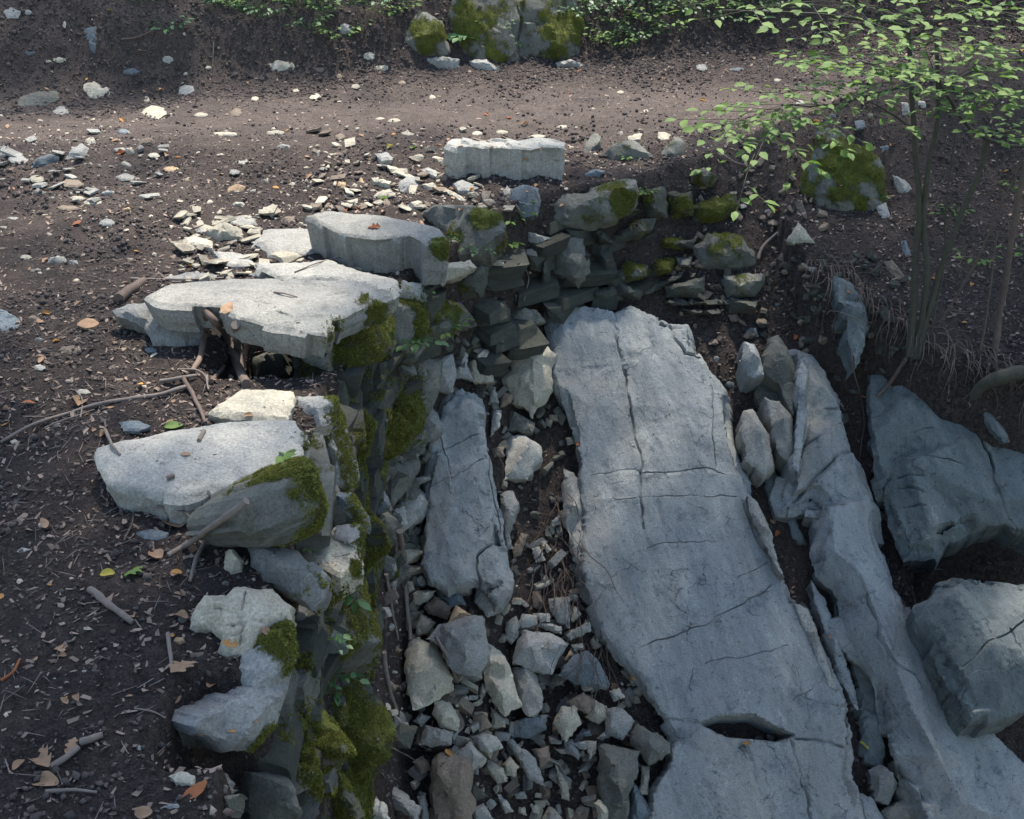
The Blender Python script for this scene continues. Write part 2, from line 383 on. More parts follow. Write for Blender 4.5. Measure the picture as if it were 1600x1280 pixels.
    for i in range(nv):
        a, b = O[i], O[(i+1) % nv]; L = np.linalg.norm(b-a); m = max(1, int(round(L/rs)))
        nrm = np.array([b[1]-a[1], a[0]-b[0]])/max(L, 1e-9)
        for j in range(m):
            f = j/m; p = a*(1-f)+b*f
            w_ = min(.12*size if size < .8 else .03, .25*L)*math.sin(math.pi*f)*.35
            jag = min(.012, .02*size)*(abs(((f*L/(.11+.05*size)+seed*.37+i*.61) % 1)-.5)-.25)*1.6 if mode == 's' and size > .35 else 0
            p = p + nrm*jag*math.sin(math.pi*f)**.5 + nrm*w_*float(vnoise(np.array([p[0]*8, p[1]*8, seed % 97]), 3)) + nrm*edge_n*rs*.35*rng.uniform(-1, .6)*(1 if j else .3)
            ring.append(p)
    ring = np.array(ring); nr = len(ring)
    lo, hi = ring.min(0), ring.max(0)
    gx, gy = np.meshgrid(np.arange(lo[0], hi[0], rs), np.arange(lo[1], hi[1], rs))
    G = np.stack([gx.ravel(), gy.ravel()], -1); G = G + rng.uniform(-.3, .3, G.shape)*rs
    ins = np.zeros(len(G), bool)
    A = ring; Bq = np.roll(ring, -1, 0)
    dmin = np.full(len(G), 1e9)
    for a, b in zip(A, Bq):
        if a[1] != b[1]:
            ins ^= ((a[1] > G[:, 1]) != (b[1] > G[:, 1])) & (G[:, 0] < (b[0]-a[0])*(G[:, 1]-a[1])/(b[1]-a[1])+a[0])
        e = b-a; tt = np.clip(((G-a)@e)/max(e@e, 1e-12), 0, 1); dmin = np.minimum(dmin, np.linalg.norm(G-a-tt[:, None]*e, axis=1))
    keep = ins & (dmin > rs*.45); G = G[keep]
    for (cp, cw, cd) in cracks:
        cw = cw*(.6 if cw > .008 else .42); q = np.array([to2(*c_) for c_ in cp]); ex = []
        dd = np.full(len(G), 1e9)
        for a, b in zip(q[:-1], q[1:]):
            e = b-a; L = np.linalg.norm(e); m = max(2, int(L/(rs*.6))); nr_ = np.array([-e[1], e[0]])/L
            tt = np.clip(((G-a)@e)/max(e@e, 1e-12), 0, 1); dd = np.minimum(dd, np.linalg.norm(G-a-tt[:, None]*e, axis=1))
            for j in range(m):
                for o_ in (-1.9, -.9, 0, .9, 1.9): ex.append(a+e*j/m+nr_*o_*cw)
        ex = np.array(ex); io = np.zeros(len(ex), bool); dm = np.full(len(ex), 1e9)
        for a, b in zip(A, Bq):
            if a[1] != b[1]: io ^= ((a[1] > ex[:, 1]) != (b[1] > ex[:, 1])) & (ex[:, 0] < (b[0]-a[0])*(ex[:, 1]-a[1])/(b[1]-a[1])+a[0])
            e = b-a; tt = np.clip(((ex-a)@e)/max(e@e, 1e-12), 0, 1); dm = np.minimum(dm, np.linalg.norm(ex-a-tt[:, None]*e, axis=1))
        G = np.vstack([G[dd > cw*2.3], ex[io & (dm > rs*.3)]])
    allv = np.vstack([ring, G])
    r2 = delaunay_2d_cdt([Vector(p) for p in allv], [], [list(range(nr))], 1, 1e-7)
    V2 = np.array([[v[0], v[1]] for v in r2[0]]); Fs = [tuple(f) for f in r2[2]]
    # boundary verts in order
    om = {}
    for i, og in enumerate(r2[3]):
        for q in og: om[q] = i
    ringi = [om[i] for i in range(nr) if i in om]
    seen = set(); ringi = [i for i in ringi if not (i in seen or seen.add(i))]
    Hh = np.zeros(len(V2)); done = np.zeros(len(V2), bool)
    for a, b, c in tris:
        p, q, s_ = cvx[a], cvx[b], cvx[c]; M = np.array([q-p, s_-p]).T; dt = np.linalg.det(M)
        if abs(dt) < 1e-12: continue
        uv = (V2-p)@np.linalg.inv(M).T; k_ = (uv[:, 0] >= -1e-4) & (uv[:, 1] >= -1e-4) & (uv.sum(1) <= 1.0001) & ~done
        Hh[k_] = hv[a]*(1-uv[k_, 0]-uv[k_, 1])+hv[b]*uv[k_, 0]+hv[c]*uv[k_, 1]; done |= k_
    # distance to outline for the rounded arris
    D = np.full(len(V2), 1e9)
    Rg = V2[ringi]
    for a, b in zip(Rg, np.roll(Rg, -1, 0)):
        e = b-a; tt = np.clip(((V2-a)@e)/max(e@e, 1e-12), 0, 1); D = np.minimum(D, np.linalg.norm(V2-a-tt[:, None]*e, axis=1))
    bw = bev if bev is not None else min(.012+size*.03, .03)
    Hh = Hh - bw*.6*np.maximum(0, 1-D/bw)**2
    if mode == 's' and size > .35:            # broken, stepped lips
        P_e = P0 + V2[:, :1]*ux + V2[:, 1:]*uy; ef = facets(P_e, np.random.default_rng(seed+3), 420, .05)
        eb = .012+.05*np.clip(fbm(P_e, 2.2, 3, 66)+.4, 0, 1); Hh = Hh - (.012+np.abs(ef)*1.6)*sstep(eb-D, 0, .012)*np.clip(fbm(P_e, 3.1, 2, 67)*2+.9, 0, 1)
    P3 = P0 + V2[:, :1]*ux + V2[:, 1:]*uy
    amp = size*.028*rough
    dsp = facets(P3, rng, int(np.clip(8+size*22, 8, 60)), amp*1.3) + amp*.35*fbm(P3, 2.2/size, 4, seed % 50)
    if mode == 's' and size > .35:
        ay = (P3-P0)@uy; axx = (P3-P0)@ux; Q_ = np.stack([axx*3.2, ay*.8, 0*ax_(axx)], -1)
        dsp = dsp*.25 + .004*fbm(Q_, 2.2, 4, 12); f1 = fbm(Q_, 1.1, 4, 40)
        for lv in (-.45, -.15, .12, .4): dsp = dsp + .0035*sstep(f1, lv, lv+.025)
        dsp = dsp + .0035*fbm(P3, 14, 3, 50)
    elif mode in 's': dsp = dsp*.8
    elif mode == 'u' and size > .25:
        dsp = dsp*.22 + .006*fbm(P3, 3, 4, 52)
        f1 = fbm(P3, 2.6, 4, 41)
        for lv in (-.2, .25): dsp = dsp + .003*sstep(f1, lv, lv+.12)
        dsp = dsp + .002*fbm(P3, 12, 3, 51)
    fade = .25+.75*np.clip(D/(bw*1.5), 0, 1)
    Hh = Hh + dsp*fade
    crd = np.zeros(len(V2)); 
    for (cp, cw, cd) in cracks:
        cw = cw*(.6 if cw > .008 else .42); q = np.array([to2(*c_) for c_ in cp]); dd = np.full(len(V2), 1e9)
        for a, b in zip(q[:-1], q[1:]):
            e = b-a; tt = np.clip(((V2-a)@e)/max(e@e, 1e-12), 0, 1); dd = np.minimum(dd, np.linalg.norm(V2-a-tt[:, None]*e, axis=1))
        wsc = .55+.45*fbm(P3, 7, 2, 4)
        v_ = q[-1]-q[0]; sd2 = np.sign((V2[:, 0]-q[0][0])*v_[1]-(V2[:, 1]-q[0][1])*v_[0]); Hh = Hh + sd2*min(.008, cd*.2)*np.clip(1-dd/.16, 0, 1)
        Hh = Hh - cd*np.clip(wsc, .1, 1)*np.exp(-(dd/cw)**2); crd = np.maximum(crd, np.clip(wsc, .2, 1)*np.exp(-(dd/(cw*.9))**2)*min(1, cd/.035)*np.clip(.5+.9*fbm(P3, 5, 2, 14), .05, 1))
    for (cp, cd, cw) in hol:                    # hollows: polygon pushed in
        q = np.array([to2(*c_) for c_ in cp]); inn_ = np.zeros(len(V2), bool); dd = np.full(len(V2), 1e9)
        for a, b in zip(q, np.roll(q, -1, 0)):
            if a[1] != b[1]: inn_ ^= ((a[1] > V2[:, 1]) != (b[1] > V2[:, 1])) & (V2[:, 0] < (b[0]-a[0])*(V2[:, 1]-a[1])/(b[1]-a[1])+a[0])
            e = b-a; tt = np.clip(((V2-a)@e)/max(e@e, 1e-12), 0, 1); dd = np.minimum(dd, np.linalg.norm(V2-a-tt[:, None]*e, axis=1))
        sg = np.where(inn_, dd, -dd); Hh = Hh - cd*sstep(sg, -cw*.3, cw)
    P3 = P3 + Hh[:, None]*nn
    # sides
    V = list(P3); nside = int(np.clip(round(t/rs), 2, 12)); prev = ringi
    cen = P0; rp = P3[ringi]
    tg = np.roll(rp, -1, 0)-np.roll(rp, 1, 0); on = np.cross(tg, nn); on /= np.linalg.norm(on, axis=1)[:, None]+1e-9
    if ((rp-rp.mean(0))*on).sum() < 0: on = -on
    newF = []
    for L_ in range(1, nside+1):
        f = L_/nside; q = rp - nn*t*f
        q = q + (q*0 + (cen-nn*t*f-q))*(.04*f+.14*f*f)*(1 if mode not in 'su' else .4)
        fs = facets(rp - nn*t*f, np.random.default_rng(seed+5), int(np.clip(10+size*26, 10, 60)), amp*1.8)
        q = q + on*(fs*(1.6 if mode in 'us' else 1) + amp*(1.3 if mode == 'u' else .9)*fbm(q*[1, 1, 2.5], 3/size, 4, seed % 50+7))[:, None]
        base = len(V); V += list(q); cur = list(range(base, base+len(rp)))
        for i in range(len(rp)):
            j = (i+1) % len(rp); newF.append((prev[i], cur[i], cur[j], prev[j]))
        prev = cur
    Fs += newF + [tuple(prev[::-1])]
    V = np.array(V)
    ma = np.zeros(len(V))
    for (mx, my, mr, *ms) in moss:
        mp = on_plane(mx, my, P0, nn); rr = mr*wpx*(1.9 if mode == 'w' else 1.1)
        dq = V-mp; along = dq@nn; dq = dq - .5*along[:, None]*nn
        ma = np.maximum(ma, (ms[0] if ms else 1)*1.35*(1.25-np.linalg.norm(dq, axis=1)/rr))
    ma = np.clip(ma*(.75+.75*fbm(V, 7, 4, 8)) + .3*fbm(V, 20, 3, 9)*(ma > 0), 0, 1)
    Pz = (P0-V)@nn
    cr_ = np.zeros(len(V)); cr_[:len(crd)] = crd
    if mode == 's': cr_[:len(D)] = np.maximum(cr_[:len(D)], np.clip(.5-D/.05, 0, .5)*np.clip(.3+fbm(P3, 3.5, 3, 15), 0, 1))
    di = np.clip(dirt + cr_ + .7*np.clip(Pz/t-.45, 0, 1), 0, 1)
    bm = bmesh.new()
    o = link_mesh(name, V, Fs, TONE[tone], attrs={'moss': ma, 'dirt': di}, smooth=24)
    bm.from_mesh(o.data); bmesh.ops.recalc_face_normals(bm, faces=bm.faces); bm.to_mesh(o.data); bm.free()
    if any(m_ for m_ in moss): moss_tufts(o, ma, sum(m_[2] for m_ in moss)/len(moss)*wpx, wpx)
    tag(o, label, cat, group)
    ROCKS.append(dict(o=o, px=cx, py=cy, area=area, tone=tone, mode=mode, label=label, lm=lm, poly=poly, moss=bool(moss)))
    return o
def tri_fuzz(P, Nn, length, width, k, rng, droop=.3):
    """k small blades at every point P with normal N"""
    P = np.repeat(P, k, 0); Nn = np.repeat(Nn, k, 0); m = len(P)
    R = rng.normal(size=(m, 3)); R /= np.linalg.norm(R, axis=1)[:, None]
    dirn = Nn + R*.75 + np.array([0, 0, -droop*.4]); dirn /= np.linalg.norm(dirn, axis=1)[:, None]
    sd_ = np.cross(dirn, R); sd_ /= np.linalg.norm(sd_, axis=1)[:, None]+1e-9
    ln = length*rng.uniform(.5, 1.3, m)[:, None]; P = P + R*length*.35 - Nn*.001
    a = P - sd_*width; b = P + sd_*width; c = P + dirn*ln
    V = np.stack([a, b, c], 1).reshape(-1, 3); return V, np.arange(len(V)).reshape(-1, 3)
def moss_tufts(o, ma, r, wpx):
    me = o.data; me.calc_loop_triangles(); rng = np.random.default_rng(len(me.vertices))
    co = np.empty(len(me.vertices)*3); me.vertices.foreach_get('co', co); co = co.reshape(-1, 3) + np.array(o.location)
    T = np.empty(len(me.loop_triangles)*3, int); me.loop_triangles.foreach_get('vertices', T); T = T.reshape(-1, 3)
    a, b, c = co[T[:, 0]], co[T[:, 1]], co[T[:, 2]]; nr = np.cross(b-a, c-a); ar = np.linalg.norm(nr, axis=1)/2; nr = nr/(2*ar[:, None]+1e-12)
    w_ = ar*np.clip(ma[T].mean(1)-.22, 0, .5)*2
    if w_.sum() <= 0: return
    cnt = int(min(16000, w_.sum()/(wpx*1.5)**2)); i = rng.choice(len(T), cnt, p=w_/w_.sum())
    u = rng.random((cnt, 2)); fl = u.sum(1) > 1; u[fl] = 1-u[fl]
    P = a[i]+(b[i]-a[i])*u[:, :1]+(c[i]-a[i])*u[:, 1:]
    keep = fbm(P, 28, 3, 5) > -.35; P = P[keep]; N_ = nr[i][keep]
    V, Fc = tri_fuzz(P + N_*.003*rng.random((len(P), 1)), N_, .0075, .0018, 4, rng)
    link_mesh('moss', V, Fc, M_MOSS, parent=o, smooth=None)
def Z(zx, zy, s, *c): return [(zx+c[i]/s, zy+c[i+1]/s) for i in range(0, len(c), 2)]
def A(*c): return Z(0, 0, 2.5, *c)
def Bz(*c): return Z(500, 0, 2.5, *c)
def Cz(*c): return Z(1000, 0, 2.667, *c)
def Dz(*c): return Z(100, 300, 2.667, *c)
def Ez(*c): return Z(600, 300, 2.667, *c)
def Gz(*c): return Z(0, 560, 2.667, *c)
def Hz(*c): return Z(0, 880, 2.667, *c)
def Iz(*c): return Z(540, 500, 3.2, *c)
def Jz(*c): return Z(540, 860, 2.963, *c)
def Kz(*c): return Z(850, 450, 2.844, *c)
def Lz(*c): return Z(1100, 450, 2.976, *c)
def Mz(*c): return Z(1000, 850, 2.667, *c)
def P_(*c): return [(c[i], c[i+1]) for i in range(0, len(c), 2)]
# ------------------------------------------------------------------ ground
def build_ground():
    xs = np.arange(-7, 8.01, .022); ys = np.arange(-.5, 15.5, .022)
    X, Y = np.meshgrid(xs, ys); Zz = H(X, Y)
    V = np.stack([X, Y, Zz], -1).reshape(-1, 3); nx, ny = len(xs), len(ys)
    i = np.arange(nx*ny).reshape(ny, nx); Fc = np.stack([i[:-1, :-1], i[:-1, 1:], i[1:, 1:], i[1:, :-1]], -1).reshape(-1, 4)
    yc = 9.05 + .12*V[:, 0]; band = np.exp(-((V[:, 1]-yc)/.95)**2)
    left = .45*sstep(-V[:, 0], .8, 2.5)*sstep(V[:, 1], 4.5, 7.5)
    pa = np.clip(np.maximum(band, left)*(Hs(V[:, 0], V[:, 1]) > -.15), 0, 1)
    o = link_mesh('ground', V, Fc, M_GROUND, smooth=180, attrs={'path': pa})
    # keep world coordinates in the mesh so noise lines up
    o['kind'] = 'structure'; return o
build_ground()
# ------------------------------------------------------------------ bedrock slabs in the gully
BIG = P_(845,462,870,470,905,475,950,480,962,486,985,474,1000,480,1040,500,1078,502,1088,540,1100,560,1120,590,1140,615,1146,650,1150,690,1160,720,1175,750,1180,790,1205,830,1215,870,1225,900,1240,935,1265,950,1280,990,1300,1040,1325,1100,1335,1150,1335,1210,1345,1250,1375,1310,1005,1310,1020,1230,1045,1190,1050,1150,1040,1130,1010,1090,990,1060,960,1030,940,990,925,950,905,890,912,830,905,780,905,720,890,660,870,600,862,570,860,520)
rock(BIG, 's', 'S', 'huge smooth grey bedrock slab sloping down the middle of the gully', 'bedrock_slab', 'rock slab', t=.55, h=.16, lm='the huge central slab',
     res=3.3, bev=.02, rough=.16, edge_n=1.4,
     inner=[(880,520,.04),(925,640,.05),(945,800,.05),(960,950,.04),(1010,1060,.05),(1075,1180,.02),(1060,1290,0),(1010,560,.05),(1070,640,.04),(1100,760,.05),(1150,880,.05),(1180,1000,.05),(1250,1100,.04),(1290,1250,.0),(1190,1200,.0),(1240,1010,.03)],
     cracks=[(P_(958,482,963,520,970,565,976,590), .016, .07), (P_(976,590,985,640,992,690,1000,760,1004,830), .010, .04), (P_(1010,480,1016,520,1020,560), .022, .02),
             (P_(1045,500,1052,530,1070,555,1092,560), .012, .05), (P_(1000,742,1045,740,1130,742), .007, .03), (P_(955,782,1040,778,1150,778), .006, .02),
             (P_(1000,1015,1070,990,1130,960,1205,915), .007, .025), (P_(1110,600,1113,660,1118,730), .006, .02), (P_(925,745,1000,738), .006, .012),
             (P_(1100,1040,1160,1030,1230,1010), .006, .015), (P_(1090,1130,1060,1126,1030,1122), .008, .02), (P_(1240,1155,1290,1160,1320,1170), .010, .05), (P_(1235,1160,1250,1210,1262,1245,1280,1310), .012, .05),
             (P_(1165,1165,1180,1220,1200,1310), .02, .02), (P_(1150,905,1200,880), .005, .015), (P_(1162,790,1165,800,1215,890), .01, .03), (P_(1010,860,1060,850,1120,850), .005, .012)],
     hol=[(P_(1096,1132,1125,1122,1175,1120,1210,1138,1240,1150,1215,1158,1175,1154,1140,1152,1120,1145), .40, .035)])
rock(P_(681,625,700,609,722,600,745,612,756,628,759,675,768,719,778,781,787,812,790,853,792,920,775,945,745,915,722,920,700,928,668,912,655,880,658,860,665,812,663,780,662,744,668,700,672,660), 's', 'S',
     'narrow upright grey slab between mossy wall and rubble filled gully', 'bedrock_slab', 'rock slab', t=.45, h=.18, lm='the narrow left slab', rough=.5, res=3.4, bev=.02, inner=[(700,650,.05),(735,640,.04),(740,760,.06),(700,800,.05),(760,860,.03),(690,880,.03),(720,900,.05)],
     cracks=[(P_(684,640,690,690,700,720,705,750), .008, .03), (P_(665,715,700,700,758,674), .006, .02), (P_(668,765,710,750,760,715), .006, .015), (P_(748,918,746,870,775,850,790,840), .01, .04), (P_(760,690,768,760,776,850), .008, .02)])
SL = [
 (Kz(890,235,940,250,970,330,980,380,940,400,910,390,885,320), 'g', .4, .26, [(1175,560,.08)], 'small upright grey slab piece at the top, right of the huge slab'),
 (P_(1193,555,1205,526,1217,522,1233,548,1247,591,1240,650,1230,629,1219,601,1198,584), 'l', .4, .28, [(1218,560,.09),(1232,600,.01)], 'pale topped pointed slab above a dark broken hollow in the rock'),
 (P_(1183,600,1198,584,1219,601,1238,640,1226,665,1205,640,1186,632), 'l', .2, .10, [(1210,620,.02)], 'dark recessed rock between pointed slab and pale narrow slab'),
 (P_(1195,619,1219,626,1240,654,1242,703,1233,724,1216,707,1205,661), 'p', .4, .26, [(1222,660,.09),(1228,700,.03)], 'pale narrow slab slice just left of the long fractured slab'),
 (P_(1166,640,1177,638,1202,678,1210,731,1195,742,1166,721,1159,678), 'p', .4, .24, [(1185,680,.09),(1196,720,.03)], 'pale wedge of slab beside the right edge of huge slab'),
 (P_(1195,742,1212,735,1240,800,1262,850,1240,842,1225,800,1205,790), 'b', .2, .05, [(1225,790,.03)], 'dark blue slab sliver low in the narrow channel'),
]
SL += [
 (P_(1252,560,1262,575,1262,640,1255,700,1248,742,1238,728,1246,650,1244,600), 'g', .5, .34, [(1255,620,.05)], 'thin grey rib along the left edge of the long fractured slab'),
 (P_(1268,905,1290,935,1304,975,1322,1030,1336,1075,1342,1110,1328,1090,1308,1040,1290,990,1272,940), 'g', .4, .16, [(1300,990,.05)], 'grey rib in the channel beneath the long fractured slab'),
 (P_(1240,940,1262,950,1278,985,1296,1040,1310,1080,1296,1072,1278,1030,1258,985), 'p', .4, .20, [(1270,990,.05)], 'pale broken lip along the lower right edge of huge slab'),
 (P_(1168,770,1185,785,1206,830,1216,880,1226,900,1212,885,1190,840,1172,800), 'p', .4, .26, [(1195,830,.04)], 'pale broken lip along the middle right edge of huge slab')]
for p, tn, t_, h_, inn, lb in SL: rock(p, 's', {'g': 'S', 'b': 'B'}.get(tn, tn), lb, 'bedrock_slab', 'rock slab', t=t_, h=h_, inner=inn, rough=.7, res=3.6)
rock(P_(1240,548,1265,555,1282,590,1310,622,1318,657,1330,700,1345,735,1360,780,1372,830,1390,880,1410,940,1430,990,1460,1040,1500,1090,1560,1150,1600,1190,1650,1230,1650,1310,1440,1310,1425,1240,1395,1180,1385,1130,1368,1080,1350,1040,1325,1000,1312,950,1302,925,1275,900,1268,860,1285,790,1270,775,1240,790,1225,790,1240,720,1245,660,1250,600), 's', 'S',
     'long cracked grey slab running down to the lower right corner', 'bedrock_slab', 'rock slab', t=.5, h=.20, lm='the long fractured slab', rough=.7, res=3.3, bev=.015,
     inner=[(1262,600,.06),(1278,690,.10),(1258,735,.01),(1305,740,.08),(1290,800,.10),(1296,870,.12),(1334,910,.15),(1356,975,.16),(1385,1048,.16),(1410,1112,.16),(1450,1187,.15),(1490,1258,.12),(1395,960,.08),(1440,1060,.09),(1340,1010,.02),(1395,1130,.03),(1425,1200,.02)],
     cracks=[(P_(1262,670,1255,700,1248,740), .012, .05), (P_(1225,795,1262,760,1300,720,1332,705), .014, .06), (P_(1250,705,1275,690), .012, .04), (P_(1375,850,1400,900,1425,1000,1450,1080), .008, .03), (P_(1290,640,1315,640), .012, .04), (P_(1330,900,1350,960,1375,1030,1420,1062), .01, .05), (P_(1370,1070,1400,1170,1440,1250), .03, .06)])
rock(P_(1300,925,1312,950,1325,1000,1350,1040,1368,1080,1380,1130,1372,1150,1350,1100,1335,1050,1318,1000,1304,960), 's', 'B', 'dark blue flank slab in the channel under the long slab', 'bedrock_slab', 'rock slab', t=.3, h=.07, rough=.5)
rock(P_(1338,1075,1352,1072,1368,1110,1385,1180,1378,1200,1352,1190,1340,1130), 's', 'B', 'blue grey slab sliver standing in the lower channel', 'bedrock_slab', 'rock slab', t=.3, h=.06)
rock(Mz(950,940,1010,920,1080,1000,1040,1090,980,1070), 'c', 'g', 'chipped grey stone wedged at the bottom of the right channel', t=.2, h=.12)
rock(P_(1400,1190,1425,1200,1450,1260,1470,1310,1400,1310,1385,1270,1412,1250,1405,1225), 's', 'l', 'pale ridged slab foot at the bottom right of centre', 'bedrock_slab', 'rock slab', t=.3, h=.15)
rock(P_(1340,1240,1362,1245,1390,1290,1385,1320,1350,1320), 's', 'S', 'grey slab end at the bottom edge beside the huge slab', 'bedrock_slab', 'rock slab', t=.3, h=.14)
rock(P_(1355,584,1402,578,1453,594,1496,625,1520,658,1550,685,1620,715,1660,760,1660,850,1570,820,1520,823,1480,840,1463,870,1412,877,1396,836,1382,786,1369,752,1362,685,1354,638), 's', 'B',
     'broad dark blue grey slab under the overhanging soil and roots', 'bedrock_slab', 'rock slab', t=.5, d=7.1, h=0, lm='the dark slab under the roots', rough=.35, res=3.6, bev=.015, n=(-.22, -.60, .77),
     inner=[(1380,640,.02),(1398,720,.02),(1414,735,.14),(1450,835,.13),(1415,640,.12),(1500,700,.12),(1545,790,.10),(1620,780,.04)],
     cracks=[(P_(1396,720,1384,760,1380,790), .01, .05), (P_(1400,714,1440,722,1500,735), .006, .02), (P_(1402,755,1440,752), .012, .03), (P_(1405,770,1440,778), .010, .025), (P_(1412,800,1440,800), .010, .025), (P_(1505,640,1545,710,1560,780,1590,830), .01, .04), (P_(1425,682,1455,678), .005, .01)])
rock(P_(1435,947,1465,917,1495,897,1544,906,1650,914,1650,1075,1562,1109,1521,1118,1499,1090,1465,1037), 's', 'B', 'large angular dark boulder at the right edge over a black hollow', 'boulder', 'boulder', t=.5, d=6.5, h=0, lm='the dark right boulder', rough=.6, res=3.6, bev=.012, n=(-.05,-.45,.89),
     inner=[(1487,958,.17),(1500,908,.05),(1532,1028,.19),(1622,930,.10),(1556,1060,.13),(1628,1040,.12)], cracks=[(P_(1500,1050,1535,1020,1600,970), .008, .03), (P_(1565,1000,1585,1035), .01, .03)])
rock(P_(1535,640,1548,643,1570,668,1580,690,1570,692,1552,672), 's', 'B', 'thin blue stone splinter resting on the dark slab by the roots', t=.06, d=7.0, h=0)
rock(P_(1308,430,1330,440,1352,470,1357,505,1345,560,1338,575,1328,540,1325,500,1310,470), 's', 'B', 'dark layered rock fin poking out of the soil left of the shrub', 'rock_outcrop', 'rock outcrop', t=.25, h=.10, rough=1.2)
# ------------------------------------------------------------------ cap slabs on the wall
U = 'u'
rock(Dz(195,490,260,460,400,455,580,470,600,500,580,580,560,690,480,670,370,640,330,560,220,515), 'c', 'g', 'grey wedge of split rock left of the root filled notch', 'boulder', 'boulder', t=.25, z=.06, inner=[(261,517,.05),(312,508,.06),(220,490,.02),(300,485,.05),(270,530,.05)], rough=.8, lm='the grey split wedge')
rock(P_(250,470,228,458,262,440,362,433,437,435,550,439,587,454,606,467,560,488,518,503,511,527,475,520,430,513,372,497,345,478,318,476), U, 'p', 'large flat pale slab capping the wall above a dark hollow', 'cap_slab', 'flat slab', t=.13, z=.19, rough=.6, res=3.2, bev=.012, lm='the upper cap slab',
     inner=[(300,462,.01),(380,455,.02),(450,462,.0),(540,462,.01),(430,495,.02),(490,500,.01)], cracks=[(P_(392,470,410,474,430,475), .012, .015), (P_(400,487,430,493,458,503), .008, .02)], moss=[(585,474,26,.9)])
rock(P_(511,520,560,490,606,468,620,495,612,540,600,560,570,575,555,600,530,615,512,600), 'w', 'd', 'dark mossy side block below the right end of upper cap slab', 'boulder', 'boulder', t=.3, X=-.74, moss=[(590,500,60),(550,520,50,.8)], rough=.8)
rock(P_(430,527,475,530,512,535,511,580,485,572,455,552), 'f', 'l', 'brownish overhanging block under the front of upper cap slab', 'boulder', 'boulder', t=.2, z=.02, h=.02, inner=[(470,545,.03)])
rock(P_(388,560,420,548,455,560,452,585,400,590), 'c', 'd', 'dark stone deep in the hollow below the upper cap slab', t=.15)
rock(P_(325,645,340,630,377,606,458,608,460,630,449,652,392,655,344,652), U, 'c', 'bright cream flat slab between the two big cap slabs', 'cap_slab', 'flat slab', t=.14, z=.0, rough=.4, lm='the bright cream slab')
rock(P_(461,618,525,618,537,646,555,718,548,762,506,764,491,721,473,672,461,657), 'c', 'g', 'tall rough grey block at the wall edge right of cream slab', 'boulder', 'boulder', t=.3, z=-.12, inner=[(470,632,.03),(526,630,.04),(500,650,.08),(505,700,.08),(535,720,.05)], moss=[(528,628,16,.8),(540,655,14,.8)])
rock(P_(145,710,150,698,187,687,262,672,337,661,412,655,461,654,474,672,469,691,475,713,442,728,415,743,405,762,372,764,332,759,308,770,274,775,240,770,210,762,168,755,150,728), U, 'p', 'biggest flat pale grey slab on the near left wall top', 'cap_slab', 'flat slab', t=.20, z=.04, rough=.6, res=3.2, bev=.02, lm='the lower cap slab',
     inner=[(200,720,.01),(280,690,.02),(400,680,.02),(440,700,.01),(300,745,.02),(380,740,.01)], moss=[(470,718,14,.9)])
rock(P_(405,768,440,735,476,712,487,725,502,770,510,792,499,830,450,850,394,837,368,830,375,800), 'w', 'l', 'dark mossy block beneath the right end of lower cap slab', 'boulder', 'boulder', t=.35, X=-.80, moss=[(485,750,50),(500,800,42),(460,745,44,.9)], rough=.8)
rock(P_(506,768,551,770,566,804,562,822,518,819), 'c', 'b', 'blue grey stone course at the wall edge under the rough block', z=-.28, t=.2)
rock(P_(465,856,502,838,525,819,562,822,568,837,555,856,564,875,532,901,510,890,487,875), U, 'c', 'cracked cream flat stone on the wall edge with leaf scraps', 'cap_slab', 'flat slab', t=.12, z=-.22, moss=[(560,885,14)], cracks=[(P_(525,870,545,865,560,868), .008, .02)], rough=1)
rock(P_(525,819,562,816,568,832,545,846,520,836), U, 'g', 'thin grey flake lying on the cracked cream stone', t=.02, z=-.15)
rock(P_(386,852,412,847,465,860,487,882,508,897,506,935,487,954,465,939,431,920,405,912,390,882), 'c', 'g', 'chipped blue grey angular block right of the small cream stone', 'boulder', 'boulder', t=.25, z=-.05, inner=[(420,865,.04),(450,890,.10),(480,905,.08),(470,935,.04),(500,910,.03)], rough=1.1, lm='the chipped grey block')
rock(P_(352,860,367,858,381,875,379,894,360,897,349,886), 'c', 'c', 'small cream rounded stone beside the chipped grey block', t=.08, h=.03)
rock(P_(307,944,319,929,352,929,364,917,397,921,420,919,454,947,457,966,450,985,431,989,424,1022,397,1049,375,1052,352,1041,337,1022,345,1000,330,985,300,974), 'c', 'c', 'fractured cream rock at the wall edge above the big lichened block', 'boulder', 'boulder', t=.25, z=-.10, h=.16, rough=1.3,
     inner=[(350,950,.05),(400,935,.06),(430,960,.05),(390,990,.07),(400,1030,.03),(360,1000,.05)], cracks=[(P_(345,955,370,965,385,985,378,1010), .012, .03), (P_(340,985,375,985), .01, .025), (P_(385,930,380,960), .008, .02)], lm='the fractured cream rock')
rock(P_(304,1135,311,1120,360,1097,397,1075,401,1049,431,989,461,974,465,1011,457,1067,435,1135,397,1176,360,1176,337,1157,311,1146), 'w', 'g', 'big lichened overhanging block below the fractured cream rock', 'boulder', 'boulder', t=.35, X=-.86, moss=[(452,1010,28,.8),(415,1160,20,.8)], rough=.9, inner=[(400,1100,.06),(440,1030,.06),(370,1140,.05)])
rock(P_(302,1132,311,1118,345,1100,372,1082,397,1070,400,1080,365,1105,330,1130,312,1146), 'c', 'c', 'pale broken ledge edge above the dark bottom hollow', t=.06, h=.03, z=-.16)
rock(P_(300,1230,322,1205,338,1225,350,1262,352,1300,300,1300), 'c', 'g', 'grey stone at the bottom edge left of the dark hollow', z=-.2, t=.2)
rock(Hz(730,700,800,680,810,730,760,760), 'c', 'l', 'pale stone corner left of the dark bottom hollow', t=.1)
